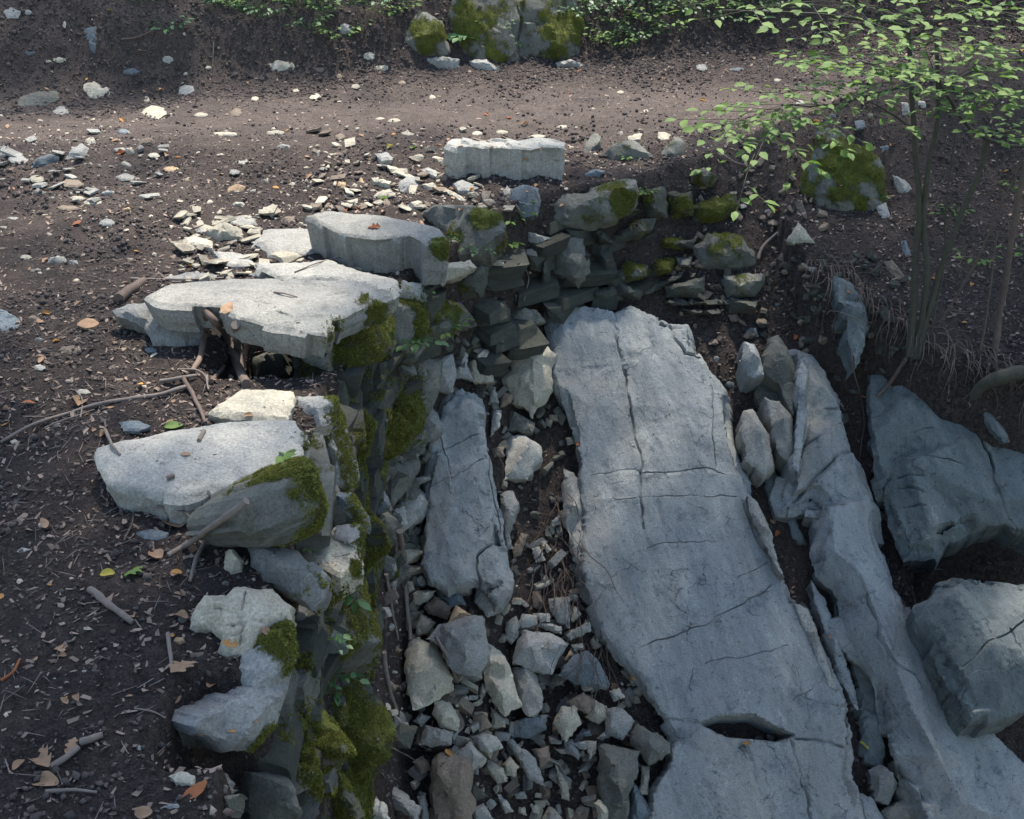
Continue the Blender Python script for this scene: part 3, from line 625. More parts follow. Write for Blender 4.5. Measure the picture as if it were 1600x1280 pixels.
rock(Hz(700,880,760,860,812,880,805,910,740,905), U, 'c', 'flat cream stone above the bottom left grey stone', t=.03, h=.03)
rock(Hz(1190,830,1280,810,1290,870,1250,980,1200,1030,1180,950), 'w', 'g', 'pale pointed stone low on the wall face', t=.2, X=-.80)
rock(Hz(930,970,1000,960,960,1060,930,1040), 'c', 'l', 'small triangular grey stone at the bottom of dark hollow', t=.1, d=3.5)
rock(P_(394,1210,442,1202,450,1300,394,1300), 'w', 'l', 'dark lichened wall block at the bottom edge', 'boulder', 'boulder', t=.3, X=-.86, moss=[(440,1230,14,.5)])
rock(P_(450,1116,499,1097,514,1142,514,1180,499,1217,476,1202,454,1150), 'w', 'l', 'upright mossy slab face left of the bright moss slab', 'boulder', 'boulder', t=.3, X=-.78, moss=[(480,1170,42,.8),(505,1130,26,.8)])
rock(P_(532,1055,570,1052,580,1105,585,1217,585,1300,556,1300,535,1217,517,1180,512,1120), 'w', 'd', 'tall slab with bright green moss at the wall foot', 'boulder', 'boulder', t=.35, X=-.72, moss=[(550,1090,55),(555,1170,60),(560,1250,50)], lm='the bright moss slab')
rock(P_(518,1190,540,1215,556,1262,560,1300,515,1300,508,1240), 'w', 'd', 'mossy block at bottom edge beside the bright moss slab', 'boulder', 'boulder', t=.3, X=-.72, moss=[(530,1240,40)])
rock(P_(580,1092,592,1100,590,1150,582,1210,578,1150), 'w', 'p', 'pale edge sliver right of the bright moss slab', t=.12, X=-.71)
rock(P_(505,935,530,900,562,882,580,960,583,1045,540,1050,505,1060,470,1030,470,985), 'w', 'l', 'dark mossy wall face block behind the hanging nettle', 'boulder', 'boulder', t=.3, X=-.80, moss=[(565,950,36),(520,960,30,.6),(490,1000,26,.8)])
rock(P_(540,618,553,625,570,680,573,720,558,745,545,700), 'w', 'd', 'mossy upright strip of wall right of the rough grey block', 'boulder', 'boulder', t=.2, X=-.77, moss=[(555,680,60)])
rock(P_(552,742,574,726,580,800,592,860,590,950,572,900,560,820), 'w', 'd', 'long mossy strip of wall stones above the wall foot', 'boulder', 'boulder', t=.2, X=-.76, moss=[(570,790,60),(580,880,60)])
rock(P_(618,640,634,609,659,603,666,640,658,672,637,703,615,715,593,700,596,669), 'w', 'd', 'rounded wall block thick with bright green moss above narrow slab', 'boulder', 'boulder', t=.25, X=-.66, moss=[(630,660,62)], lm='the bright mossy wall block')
WF = [(Iz(300,560,350,530,410,580,390,620,320,660),'l'),(Iz(220,780,290,700,370,670,380,740,330,830,240,940,205,900),'l'),(Iz(310,870,380,840,395,940,390,1010,320,1040,300,960),'g'),
 (Iz(230,960,300,930,310,1050,260,1090,235,1040),'p'),(Iz(170,970,220,960,250,1100,200,1180,170,1100),'l'),(Iz(300,1150,360,1140,365,1210,300,1230),'c'),(Iz(280,1230,420,1225,400,1275,290,1280),'c'),
 (Iz(350,790,410,775,400,815,355,830),'g'),(Iz(290,690,350,655,370,675,300,705),'p'),(Iz(130,880,205,860,210,960,150,980),'b'),(Iz(120,1120,180,1080,190,1200,140,1230),'l'),(Iz(180,1160,240,1190,250,1280,190,1280),'g'),
 (Iz(280,230,340,220,350,280,290,300),'l'),(Iz(300,150,350,160,340,220,300,215),'l'),(Iz(375,215,430,250,445,350,420,450,385,500,370,400),'l'),(Iz(385,480,440,430,470,600,410,610),'g')]
for p, tn in WF: rock(p, 'w', tn, None, t=.16, X=-.70, auto=.7)
# ------------------------------------------------------------------ stones of the wall corner and the ledge above
L2 = [
 (Ez(155,330,280,290,360,280,390,310,240,385,170,360),'c','c','cream wedge stone under the front block of the ledge',(),.05),
 (Ez(250,385,400,310,430,320,415,440,330,465,250,440),'f','d','dark mossy hanging stone below the cream wedge stone',[(725,440,26,.7)],.0),
 (Ez(50,370,160,380,150,440,40,440),'c','p',None,(),0),(Ez(410,280,500,290,495,305,405,300),'c','c',None,(),.0),
 (Ez(580,160,700,190,640,215,600,200),'c','g',None,(),0),(Ez(570,230,640,240,650,270,600,280),'c','p',None,(),0),(Ez(470,250,560,280,570,295,500,290),'c','g',None,(),0),
 (Ez(520,420,600,430,635,450,560,460),'c','g',None,(),0),(Ez(500,490,560,475,640,490,675,540,590,550,530,530),'c','l','dark flat stone wedged at the upper left corner of the huge slab',(),.03),
 (Ez(220,520,280,470,350,500,350,560,280,580,220,560),'c','l',None,(),0),
 (Ez(200,700,290,670,300,760,280,830,215,820),'c','g',None,(),.02),(Ez(340,640,440,655,460,790,370,790,350,720),'c','c','pale pointed stone directly above the narrow left slab',(),.05),
 (Ez(290,650,350,660,345,720,370,780,300,775),'c','g',None,(),.0),(Ez(440,640,490,605,530,690,480,720,450,715),'c','n','tan triangular stone left of the big faceted boulder',(),.02),
 (Ez(440,800,465,810,480,880,435,885),'c','p',None,(),0),(Ez(485,830,540,840,530,880,485,895),'c','n',None,(),.02),
 (Ez(515,910,560,920,630,960,620,1000,520,990),'c','l',None,(),.03),(Ez(450,900,490,905,480,980,445,1010),'c','g',None,(),.02),
 (Iz(770,860,830,850,865,920,850,1010,820,1060,830,1140,800,1150,770,950),'c','g','tall grey stone against the right side of narrow left slab',(),.05),
 (Iz(830,1150,880,1060,915,1070,880,1170,840,1180),'c','n','reddish brown brick shaped stone among hanging roots',(),.02),
 (Iz(1100,590,1140,580,1150,620,1110,625),'c','c',None,(),.03),(Iz(1030,1000,1070,975,1075,1020,1035,1030),'c','g',None,(),.02),(Iz(930,1140,970,1130,1000,1200,950,1210),'c','p',None,(),.02),(Iz(975,1105,1000,1105,1030,1150,1010,1165),'c','c',None,(),.02),
 (Iz(720,640,790,630,795,680,740,685),'c','n',None,(),.0),
 (P_(605,470,640,462,668,470,672,540,655,560,628,545,612,510),'w','l',None,[(650,500,30,.7)],0),
 (P_(620,440,662,444,668,470,630,468),'c','g',None,(),0),
 (P_(670,468,722,472,745,500,712,520,690,540,672,530),'w','l',None,[(690,490,20,.6)],0),
 (P_(740,466,790,470,800,500,770,530,735,540,728,500),'f','d',None,(),-.05),
 (P_(655,560,690,560,690,600,672,650,655,620),'w','l',None,(),0),
]
for p, m, tn, lb, ms, hh in L2: rock(p, m, tn, lb, moss=ms, h=(.05+hh if m == 'c' else None))
rock(Ez(550,590,620,600,720,675,700,720,700,820,620,945,540,870,490,780,530,740,530,650), 'c', 'c', 'big faceted cream boulder jammed beside the top of huge slab', 'boulder', 'boulder', t=.28, h=.16,
     inner=[(815,556,.06),(842,545,.07),(858,557,.06),(834,574,.11),(818,596,.10),(849,592,.08),(838,622,.07),(806,590,.05),(852,612,.05)], rough=.9, lm='the faceted cream boulder')
rock(Iz(810,580,900,570,980,630,985,690,910,795,795,795), 'c', 'p', 'pale faceted stone in the dark soil strip below the faceted boulder', t=.18, h=.12, inner=[(808,700,.02),(825,700,.07),(812,722,.06),(838,712,.03)], lm='the pale stone in the soil strip')
rock(Iz(1085,740,1140,760,1190,830,1190,980,1220,1120,1210,1280,1130,1200,1090,1000), 's', 'p', 'pale flaking flank piece along the left edge of huge slab', 'bedrock_slab', 'rock slab', t=.3, h=.10, inner=[(895,770,.04),(905,800,.07),(900,860,.02)], n=(-.35,-.55,.76))
# ------------------------------------------------------------------ ledge above the corner
rock(P_(479,337,512,330,599,336,685,354,697,376,664,381,640,366,600,372,562,371,532,366,505,352), 'u', 'p', 'thick grey block with a flat pale top and broken front face', 'boulder', 'boulder', t=.24, z=.20, h=0, lm='the thick flat topped block',
     inner=[(560,348,.01),(640,355,.01),(600,345,.01)], moss=[(692,378,20,.8)], rough=.5, res=3.4, bev=.015)
rock(P_(656,332,680,320,740,320,780,332,788,360,740,392,716,400,700,384,692,360), 'c', 'l', 'mossy grey ledge stone right of the thick flat topped block', 'boulder', 'boulder', t=.25, h=.05, moss=[(762,348,30,.9),(705,370,22,.7)], inner=[(690,336,.06),(745,334,.07),(750,360,.05),(710,372,.04)])
rock(P_(697,223,704,215,716,214,745,218,780,216,806,219,840,212,862,216,884,222,883,231,846,229,828,233,780,229,752,231,735,226,712,229), 'u', 'p', 'long squared pale block lying along the path edge', 'boulder', 'boulder', t=.30, z=.24, h=0, lm='the long pale block', rough=1.1, res=3.2, bev=.015, inner=[(730,220,.005),(800,222,.01),(860,222,.005)])
ED = [
 (P_(905,245,915,222,930,205,940,212,940,235,935,255,910,262),'c','l','upright greyish stone just right of the long pale block',()),
 (P_(937,245,950,230,985,217,1000,225,1020,243,985,258,950,272,940,262),'c','l','mossy sloping boulder second right of the long pale block',[(985,235,24,.5)]),
 (P_(1022,250,1040,228,1060,212,1072,222,1068,240,1048,258,1028,265),'c','l','tilted mossy stone at right end of the path edge row',[(1052,240,22,.6)]),
 (P_(797,295,815,288,840,292,845,312,840,335,818,340,800,325),'c','b','rounded blue grey stone below the long pale block',()),
 (Bz(730,720,750,740,760,780,720,800,700,780),'c','p',None,()),
 (P_(317,360,340,349,377,356,383,375,340,381,325,371),'c','c','rounded cream stone on the rubble left of the broken flat slab',()),
 (P_(303,358,314,353,321,362,318,372,306,370),'c','g',None,()),
 (P_(284,373,300,368,332,375,331,385,295,381),U,'c',None,()),(P_(352,345,370,337,398,339,402,350,372,354),U,'p',None,()),
 (P_(411,356,494,356,526,368,525,392,475,402,420,398,392,375,405,367),U,'p','broken flat pale slab left of the thick flat topped block',()),
 (P_(332,390,362,392,392,398,396,413,362,415,345,408),U,'p',None,()),
 (P_(396,405,437,408,512,403,569,424,621,439,614,461,584,454,550,442,475,435,430,431,400,416),U,'p','long weathered flat slab just behind the upper cap slab',()),
 (P_(505,397,550,403,567,412,565,420,542,412),U,'c',None,()),(P_(388,427,411,422,430,431,419,435),U,'g',None,()),
 (P_(250,432,300,424,340,428,335,436,270,440),U,'g',None,()),
 (Bz(295,770,305,710,340,685,385,690,390,730,360,780,310,785),'c','g','upright oval grey stone between cream stones left of long block',()),
 (Bz(190,780,220,750,270,735,285,750,260,800,210,795),'c','c','cream pointed stone left of the oval grey stone',()),
 (Bz(470,630,500,600,530,590,545,640,520,680,480,660),'c','c','pale angular stone leaning on left end of long pale block',()),
 (Bz(515,680,545,640,580,650,590,710,540,700),'c','p',None,()),(Bz(400,720,440,710,470,740,420,770),'c','c',None,()),(Bz(445,690,480,670,510,690,500,720,450,720),'c','n',None,()),
 (Bz(480,740,500,735,580,780,560,785),U,'c',None,()),(Bz(340,800,380,780,400,790,380,840,330,830),'c','c',None,()),(Bz(345,610,400,600,415,620,380,640),'c','c',None,()),
 (Bz(210,595,270,595,285,620,240,625),U,'g',None,()),(Bz(395,660,430,655,465,670,450,685),U,'p',None,()),(Bz(520,710,560,700,620,730,600,745,540,740),U,'g',None,()),(Bz(575,750,600,745,630,760,615,785,585,780),'c','c',None,()),
 (Bz(1320,510,1370,520,1360,545,1320,540),U,'c',None,()),(Bz(1160,520,1180,508,1190,525,1170,545),'c','c',None,()),(Bz(1200,530,1260,515,1250,540,1210,545),U,'c',None,()),(Bz(1030,680,1070,660,1115,665,1090,690,1040,710),'c','b',None,()),
 (Bz(200,690,280,705,270,715,210,705),U,'c',None,()),(Bz(150,700,160,690,180,720,150,735),'c','o',None,()),
]
for p, m, tn, lb, ms in ED: rock(p, m, tn, lb, moss=ms, t=(.06 if m == U and not lb else .12 if m == U else None), name='flat_stone' if m == U else 'stone')
rock(P_(848,318,880,308,905,308,960,285,994,280,999,300,995,325,960,350,920,362,870,358,850,345), 'f', 'l', 'long mossy block with pale top overhanging the back wall', 'boulder', 'boulder', t=.35, h=.12, inner=[(880,322,.04),(908,316,.08),(955,294,.10),(990,288,.08),(940,330,.10),(880,345,.06)], moss=[(960,315,34,.9),(930,340,24,.8)], lm='the long mossy block')
BW = [(Ez(680,250,740,185,830,200,860,300,855,370,810,405,760,380,690,340),'l','large angular block hanging in the back wall over the huge slab',()),
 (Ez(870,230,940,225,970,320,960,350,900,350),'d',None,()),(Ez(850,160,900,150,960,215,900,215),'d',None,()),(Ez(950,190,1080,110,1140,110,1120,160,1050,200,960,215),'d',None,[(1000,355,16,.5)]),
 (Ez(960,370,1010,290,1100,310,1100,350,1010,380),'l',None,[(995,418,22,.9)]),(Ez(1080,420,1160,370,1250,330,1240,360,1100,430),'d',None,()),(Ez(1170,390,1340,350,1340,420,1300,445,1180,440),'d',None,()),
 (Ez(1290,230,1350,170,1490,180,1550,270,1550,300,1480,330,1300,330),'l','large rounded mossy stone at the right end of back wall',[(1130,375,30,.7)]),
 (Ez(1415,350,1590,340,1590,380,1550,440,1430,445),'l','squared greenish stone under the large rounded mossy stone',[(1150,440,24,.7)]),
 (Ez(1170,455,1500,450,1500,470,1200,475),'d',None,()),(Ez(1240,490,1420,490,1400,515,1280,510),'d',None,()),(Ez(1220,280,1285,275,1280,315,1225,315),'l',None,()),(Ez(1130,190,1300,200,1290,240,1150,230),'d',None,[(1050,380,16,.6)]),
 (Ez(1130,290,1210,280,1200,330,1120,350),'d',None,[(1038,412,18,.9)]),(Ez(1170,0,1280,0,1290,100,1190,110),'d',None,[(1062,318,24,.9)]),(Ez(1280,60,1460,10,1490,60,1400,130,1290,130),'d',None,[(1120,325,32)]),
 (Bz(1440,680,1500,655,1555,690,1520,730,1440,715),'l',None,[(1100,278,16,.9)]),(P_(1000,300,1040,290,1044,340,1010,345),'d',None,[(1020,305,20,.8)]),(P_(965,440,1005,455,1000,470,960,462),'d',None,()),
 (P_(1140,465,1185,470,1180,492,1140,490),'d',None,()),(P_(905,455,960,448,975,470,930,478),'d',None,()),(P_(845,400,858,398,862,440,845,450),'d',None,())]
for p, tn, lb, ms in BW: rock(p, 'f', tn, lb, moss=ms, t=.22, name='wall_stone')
# boulders beyond
rock(P_(1274,204,1315,206,1322,225,1360,229,1383,262,1386,300,1382,345,1338,360,1315,366,1262,345,1255,300,1259,277,1270,240), 'f', 'l', 'large boulder with a thick moss cap beside the shrub', 'boulder', 'boulder', t=.4, h=.18, lm='the moss capped boulder',
     inner=[(1290,222,.05),(1312,228,.06),(1290,260,.10),(1350,245,.08),(1285,310,.10),(1350,300,.12),(1300,345,.05)], moss=[(1335,275,80,1),(1345,320,56,1)])
OT = [(Cz(610,1000,660,920,700,970,730,1010,640,1015),'c','c','pale wedge stone at the foot of moss capped boulder',()),(P_(1395,272,1415,280,1430,300,1425,313,1405,305),'c','p','smooth white stone right of the moss capped boulder',()),
 (P_(1370,320,1385,315,1397,350,1372,345),'c','g',None,()),(P_(1408,158,1420,160,1424,182,1410,178),'c','p',None,()),(P_(1432,155,1450,158,1446,168,1434,166),'c','p',None,()),(P_(1334,188,1350,185,1354,196,1340,199),U,'b',None,()),
 (Z(1100,300,3.048,855,330,900,320,960,400,930,440,880,400),'c','n',None,()),(Z(1100,300,3.048,930,235,960,225,990,290,960,310),'c','b',None,()),(Z(1100,300,3.048,335,330,370,285,405,300,395,350),'c','n',None,()),(Z(1100,300,3.048,195,650,250,645,260,685,200,695),'c','b',None,()),
 (Z(1100,300,3.048,725,440,745,425,775,435,765,465),'c','n',None,()),(Z(1100,300,3.048,475,480,510,480,510,515,470,510),'c','d',None,()),
 (P_(632,62,640,38,655,14,672,22,690,32,697,55,704,80,690,92,664,98,648,85),'f','l','mossy pointed rock left of the big mossy outcrop',[(668,55,34)]),
 (P_(664,92,690,88,718,92,720,115,690,118),'f','p','pale bare rock foot below the pointed mossy rock',()),(P_(733,94,760,92,780,108,775,116,738,120),'f','p','pale bare rock foot below the middle of mossy outcrop',()),
 (P_(868,98,892,92,928,108,918,113,870,106),'f','p','pale bare rock foot below the right of mossy outcrop',()),
 (P_(22,162,30,150,60,142,88,140,93,152,70,164,40,172,20,172),'c','l','long dark topped stone at the far left path edge',()),
 (P_(118,140,130,130,150,126,175,138,192,147,180,155,150,157,128,152),'c','c','pale rounded boulder at the left foot of the bank',()),
 (P_(92,262,112,232,128,222,139,230,130,248,110,260),'c','p','elongated pale stone on the left path rubble',()),(P_(45,268,52,250,75,240,92,243,88,258,70,270),'c','b','rounded blue grey stone left of the elongated pale stone',()),
 (P_(-20,480,10,483,30,497,37,510,10,518,-20,516),U,'b','blue grey flat stone at the left edge of photo',()),
 (P_(130,44,150,40,152,60,148,84,140,76,132,60),'c','b',None,())]
for p, m, tn, lb, ms in OT: rock(p, m, tn, lb, moss=ms)
rock(P_(712,-30,700,20,708,70,722,95,745,118,770,115,800,108,815,96,840,98,868,102,890,100,905,85,910,58,915,40,905,10,895,-30), 'f', 'l', 'big mossy rock outcrop at the top centre on the bank', 'rock_outcrop', 'rock outcrop', t=.6, h=.04, lm='the big mossy outcrop',
     inner=[(730,10,.08),(740,80,.10),(790,40,.08),(785,95,.07),(830,60,.05),(850,20,.09),(870,75,.13),(890,40,.06)], moss=[(740,40,40),(760,85,34),(860,70,36),(880,30,40),(800,20,28,.7)], cracks=[(P_(808,-10,812,50,815,98), .02, .05)], rough=.7)
# ------------------------------------------------------------------ rubble at the gully foot
RB = [
 ('c','tall egg shaped cream stone left of the grey plate',.10,(270,540,300,410,340,400,420,440,500,590,495,640,400,710,310,740,285,640)),
 ('g','big smooth grey plate of rock on top of the rubble',.16,(370,410,430,340,560,300,630,300,670,470,655,520,600,580,520,570,470,530,440,440)),
 ('o','ochre corner stone behind the grey plate',.12,(470,335,510,250,585,295,500,330)),('n',None,.06,(360,260,410,205,490,260,470,320,380,290)),('l',None,.05,(320,350,350,290,415,330,380,380,330,390)),
 ('c','long cream block to the right of the grey plate',.10,(650,420,740,490,770,560,820,720,740,770,680,700,640,560)),('p','pale upright block right of the long cream block',.10,(770,540,860,530,910,650,910,730,850,770,810,720)),
 ('g','squared grey block under fine roots beside the huge slab',.12,(790,430,820,365,960,385,1035,430,990,490,960,575,900,560,780,520)),
 ('p',None,.08,(800,330,820,290,890,300,890,340,820,360)),('g',None,.08,(870,290,945,290,945,330,900,330)),('p',None,.07,(880,350,900,330,1000,350,1000,385)),('g',None,.10,(1020,390,1090,345,1130,330,1140,370,1040,415)),
 ('b','domed blue grey stone below the squared grey block',.08,(980,580,1050,490,1120,465,1180,520,1225,620,1210,650,1100,630)),('o',None,.08,(1010,500,1040,460,1060,480,1020,510)),('c',None,.08,(1045,435,1100,430,1105,460,1060,465)),
 ('c','rounded cream stone left of the reddish stone',.10,(960,800,1000,720,1070,715,1095,800,1020,890)),('n','reddish flat stone in the middle of lower rubble',.10,(1020,700,1100,655,1150,690,1130,760,1060,740)),('c',None,.08,(1150,690,1210,720,1215,780,1170,800,1110,770)),
 ('g','blue white angular stone right of the reddish stone',.09,(1210,730,1280,730,1340,790,1280,880,1200,850)),('l','grey brown block against the lower left of huge slab',.10,(1310,840,1350,800,1500,890,1500,940,1400,990,1320,900)),
 ('l','tall speckled grey brown block over a black gap',.16,(1170,910,1190,895,1365,930,1360,1020,1300,1130,1310,1260,1220,1260,1170,1080)),('b',None,.06,(1330,1070,1440,1240,1420,1280,1310,1280)),('l',None,.14,(1150,1170,1180,1155,1290,1220,1280,1270,1170,1260)),
 ('b',None,.07,(760,800,850,760,940,760,930,830,850,870,770,870)),('c',None,.06,(670,720,740,790,740,820,680,820)),('p',None,.07,(580,860,640,840,700,860,730,910,660,940,620,920)),('p','white topped stone below the tall egg shaped stone',.07,(340,900,370,810,420,820,500,840,490,900,400,910)),
 ('d',None,.06,(200,880,230,790,330,820,300,920,240,920)),('p',None,.06,(310,790,350,750,395,770,350,820)),('p',None,.08,(500,940,580,880,640,960,580,1030,520,1000)),('n',None,.05,(310,980,360,950,400,1010,350,1040)),
 ('g','long pale pointed blade of stone in the lower rubble',.10,(750,890,770,880,880,960,920,1090,850,1060,790,960)),('l',None,.07,(640,1010,660,970,730,1010,750,1070,700,1080)),('c',None,.09,(725,990,760,950,805,1000,780,1050,740,1040)),
 ('g','angular grey stone at the bottom left of the rubble',.08,(160,1130,180,1075,260,1110,350,1190,330,1260,200,1180)),('g',None,.08,(80,1260,140,1140,190,1180,200,1270)),('g',None,.06,(330,1140,370,1130,390,1260,350,1260)),('g',None,.05,(700,1130,720,1130,780,1210,740,1220)),
 ('n',None,.05,(860,920,940,905,950,970,900,1010)),('l',None,.05,(970,980,1030,1080,1040,1160,1000,1150)),('p',None,.05,(940,860,1000,880,1000,895,950,895)),('g',None,.08,(1040,890,1120,880,1120,920,1080,920)),('b',None,.08,(1060,860,1130,830,1140,860)),('g',None,.08,(1160,870,1200,840,1230,860,1190,885)),
 ('g','pale grey slab behind the roots left of huge slab',.04,(940,220,1040,210,1040,360,980,330,945,270)),('g',None,.04,(740,330,790,300,800,330,800,400,770,430,740,400)),('c',None,.05,(310,200,340,185,420,185,380,240,320,250)),('c',None,.05,(270,140,310,140,320,180,290,200)),
 ('g',None,.05,(155,255,200,260,215,300,180,315)),('g',None,.05,(1220,650,1265,635,1295,680,1240,700)),('l',None,.03,(1370,990,1410,1000,1400,1130,1360,1130)),('c','mossy cream stone beneath the tall egg shaped stone',.04,(410,700,480,700,530,790,520,840,440,820,400,760)),('c',None,.08,(1120,880,1165,880,1160,940,1130,970)),
 ('g','cracked blue grey stone at the foot of narrow left slab',.06,(600,130,680,105,745,180,720,280,660,310,600,240)),('b',None,.06,(610,135,650,120,690,160,680,190,640,180)),('b',None,.03,(445,215,530,185,560,250,480,265)),('c',None,.06,(1080,620,1140,620,1150,650,1100,650)),('n',None,.02,(580,760,640,750,680,810,620,840)),
 ('g',None,.07,(1010,880,1050,870,1090,950,1080,970,1020,930)),('g',None,.04,(580,1190,640,1170,690,1250,600,1260)),('c',None,.04,(800,1190,830,1190,840,1230,800,1220)),('p',None,.06,(940,1210,970,1200,1010,1250,935,1260)),('l',None,.04,(1000,850,1020,840,1030,880,1000,880)),
 ('d',None,.03,(540,1100,600,1080,660,1140,600,1160)),('c',None,.03,(860,1180,890,1175,900,1220,870,1215)),('g',None,.03,(770,1120,830,1115,840,1150,790,1150)),
]
for i_, (tn, lb, hh, c) in enumerate(RB): rock(Jz(*c), 'c', 'p' if tn == 'g' and not lb and i_ % 2 else 'c' if tn == 'l' and not lb else tn, lb, h=hh+(.07 if lb else .05), name='boulder' if lb and lb.startswith(('big','tall')) else 'stone', cat='stone')
rock(Jz(395,980,430,950,540,970,580,1000,585,1270,400,1270,390,1100), 'c', 'n', 'upright brown squared block with a pale right side', 'boulder', 'boulder', t=.3, h=.15, n=(-.05,-.8,.6), inner=[(690,1210,.06),(720,1205,.06),(724,1270,.05),(686,1280,.05)], moss=[(690,1200,18,.35)])
# ------------------------------------------------------------------ small stones on path and bank (cx, cy, w, h, tone)
SM = """18 20 34 20 g;42 18 16 10 p;100 38 6 15 c;46 82 20 8 b;93 93 28 9 c;96 172 26 16 p;205 111 34 12 b;262 92 20 14 p;291 142 36 24 p;241 173 38 22 c;229 155 10 12 c;326 105 12 7 c;440 103 44 20 c;341 74 7 5 c;540 45 36 26 g;577 87 22 14 c;596 105 28 10 c;492 151 20 14 c;463 140 18 6 c;556 134 18 8 c;398 153 12 7 c;369 174 20 14 n;314 178 24 6 c;350 208 50 6 c;430 206 34 6 c;160 199 16 8 c;193 204 20 8 b;141 222 18 22 c;28 248 36 14 g;5 242 18 20 p;56 278 28 12 c;112 285 40 14 n;195 258 18 14 c;196 276 32 12 p;200 237 22 14 c;230 224 34 22 n;240 241 20 8 c;268 263 28 7 o;169 301 24 12 g;120 308 26 7 c;145 315 30 7 c;105 323 44 8 n;442 230 24 12 g;380 253 34 7 p;365 267 20 8 g;369 297 32 22 o;371 320 28 14 c;412 283 16 8 c;441 284 12 7 p;457 286 14 6 c;497 238 10 12 p;525 241 34 7 c;602 244 26 12 g;560 255 14 12 p;533 290 20 20 o;554 291 10 12 c;20 341 30 7 p;168 346 28 12 g;199 328 18 10 o;88 408 34 20 p;40 400 18 7 c;113 409 18 10 g;290 115 8 6 c;232 250 12 6 c;80 310 14 8 c;260 300 8 5 c;335 283 12 10 n;290 283 14 12 n;300 253 8 5 c;480 262 10 6 c;505 262 16 5 g;515 320 20 8 n;470 322 16 10 n;450 322 12 8 c;450 345 22 16 n;470 350 12 9 c;250 345 10 5 c;60 300 20 12 p;75 95 10 5 c;500 108 14 9 n;530 118 12 10 n;628 128 14 7 n;1098 104 22 12 p;1150 107 26 5 b;1215 124 14 6 c;675 150 12 7 c;635 208 24 8 c;596 185 20 5 c;616 187 22 6 c;784 205 24 6 c;880 197 22 5 c;895 180 8 8 g;970 143 14 5 c;900 200 10 6 c;1010 172 10 5 c;745 207 16 6 c;840 212 30 6 c;690 290 10 8 o;38 862 30 16 p;66 822 20 22 c;216 971 60 60 x;90 680 18 14 n;88 665 22 16 g;208 663 50 22 b;240 833 60 16 b;62 572 20 9 p;278 1003 22 18 o;283 968 18 16 l;216 1170 14 14 p;196 1080 10 8 c;83 1062 10 8 p;28 1075 14 10 c;270 1258 30 14 g;130 1050 12 8 c;246 1052 12 6 g;350 660 10 6 c;30 760 14 8 c;110 905 10 8 c;180 575 16 8 n;130 610 24 8 c;235 545 20 8 b;52 495 18 8 n;108 545 40 14 n;140 508 26 12 o;60 530 16 8 g;190 510 14 7 c;30 560 12 7 p;330 900 10 10 n;295 893 14 9 p;352 912 20 10 l;285 1035 8 8 c;350 1230 16 10 l;1310 430 14 10 n;1240 455 12 8 n;1215 475 12 8 b;1270 420 16 8 g;1190 500 20 9 n;1080 470 10 7 d;1120 560 12 10 g;1160 580 12 8 n;1140 600 18 9 b;1385 230 18 9 b;1360 180 14 8 c;1300 180 14 8 g;1250 160 16 8 p;1200 330 14 8 g;1210 345 20 9 n;1190 350 10 6 p;1225 320 12 7 n;1160 320 16 6 g;1170 300 14 6 n"""
for ln in SM.split(';'):
    cx, cy, w_, h_, tn = ln.split()
    if tn == 'x': continue
    cx, cy, w_, h_ = map(float, (cx, cy, w_, h_)); rg = random.Random(int(cx*7+cy)); k = rg.randint(5, 7); a0 = rg.random()*6
    pl = [(cx+w_/2*math.cos(a0+6.283*i/k)*rg.uniform(.8, 1.15), cy+h_/2*math.sin(a0+6.283*i/k)*rg.uniform(.8, 1.15)) for i in range(k)]
    flat = h_ < .5*w_
    rock(pl, U if flat else 'c', tn, None, name='flat_stone' if flat else 'stone', res=max(2.6, min(w_, h_)/4), t=None)
# ------------------------------------------------------------------ instanced point clouds merged into one mesh
RNG = np.random.default_rng(11)
def rotmats(rng, n, tilt=3.2, spin=6.283):
    a = rng.uniform(0, spin, n); b = rng.uniform(-tilt, tilt, n); c = rng.uniform(-tilt, tilt, n)
    ca, sa, cb, sb, cc, sc = np.cos(a), np.sin(a), np.cos(b), np.sin(b), np.cos(c), np.sin(c); o, z_ = np.ones(n), np.zeros(n)
    Rz = np.stack([ca, -sa, z_, sa, ca, z_, z_, z_, o], -1).reshape(-1, 3, 3)
    Rx = np.stack([o, z_, z_, z_, cb, -sb, z_, sb, cb], -1).reshape(-1, 3, 3)
    Ry = np.stack([cc, z_, sc, z_, o, z_, -sc, z_, cc], -1).reshape(-1, 3, 3)
    return Rz@Rx@Ry
def merge(name, tv, tf, P, R, Sc, mat, jit=.0, rng=RNG, smooth=None, parent=None):
    tv = np.array(tv, float); tf = np.array(tf); n = len(P); k = len(tv)
    base = tv[None].repeat(n, 0)
    if jit: base = base*(1+rng.uniform(-jit, jit, base.shape))
    Sc = np.asarray(Sc, float); Sc = Sc[:, None].repeat(3, 1) if Sc.ndim == 1 else Sc
    V = np.einsum('nij,nkj->nki', R, base*Sc[:, None, :]) + P[:, None]
    Fc = (tf[None] + (np.arange(n)*k)[:, None, None]).reshape(-1, tf.shape[1])
    return link_mesh(name, V.reshape(-1, 3), Fc, mat, smooth=smooth, parent=parent)
OCT_V = [(1, 0, 0), (-1, 0, 0), (0, 1, 0), (0, -1, 0), (0, 0, 1), (0, 0, -1)]
OCT_F = [(0, 2, 4), (2, 1, 4), (1, 3, 4), (3, 0, 4), (2, 0, 5), (1, 2, 5), (3, 1, 5), (0, 3, 5)]
BOX_V = [(-1, -1, -1), (1, -1, -1), (1, 1, -1), (-1, 1, -1), (-1, -1, 1), (1, -1, 1), (1, 1, 1), (-1, 1, 1)]
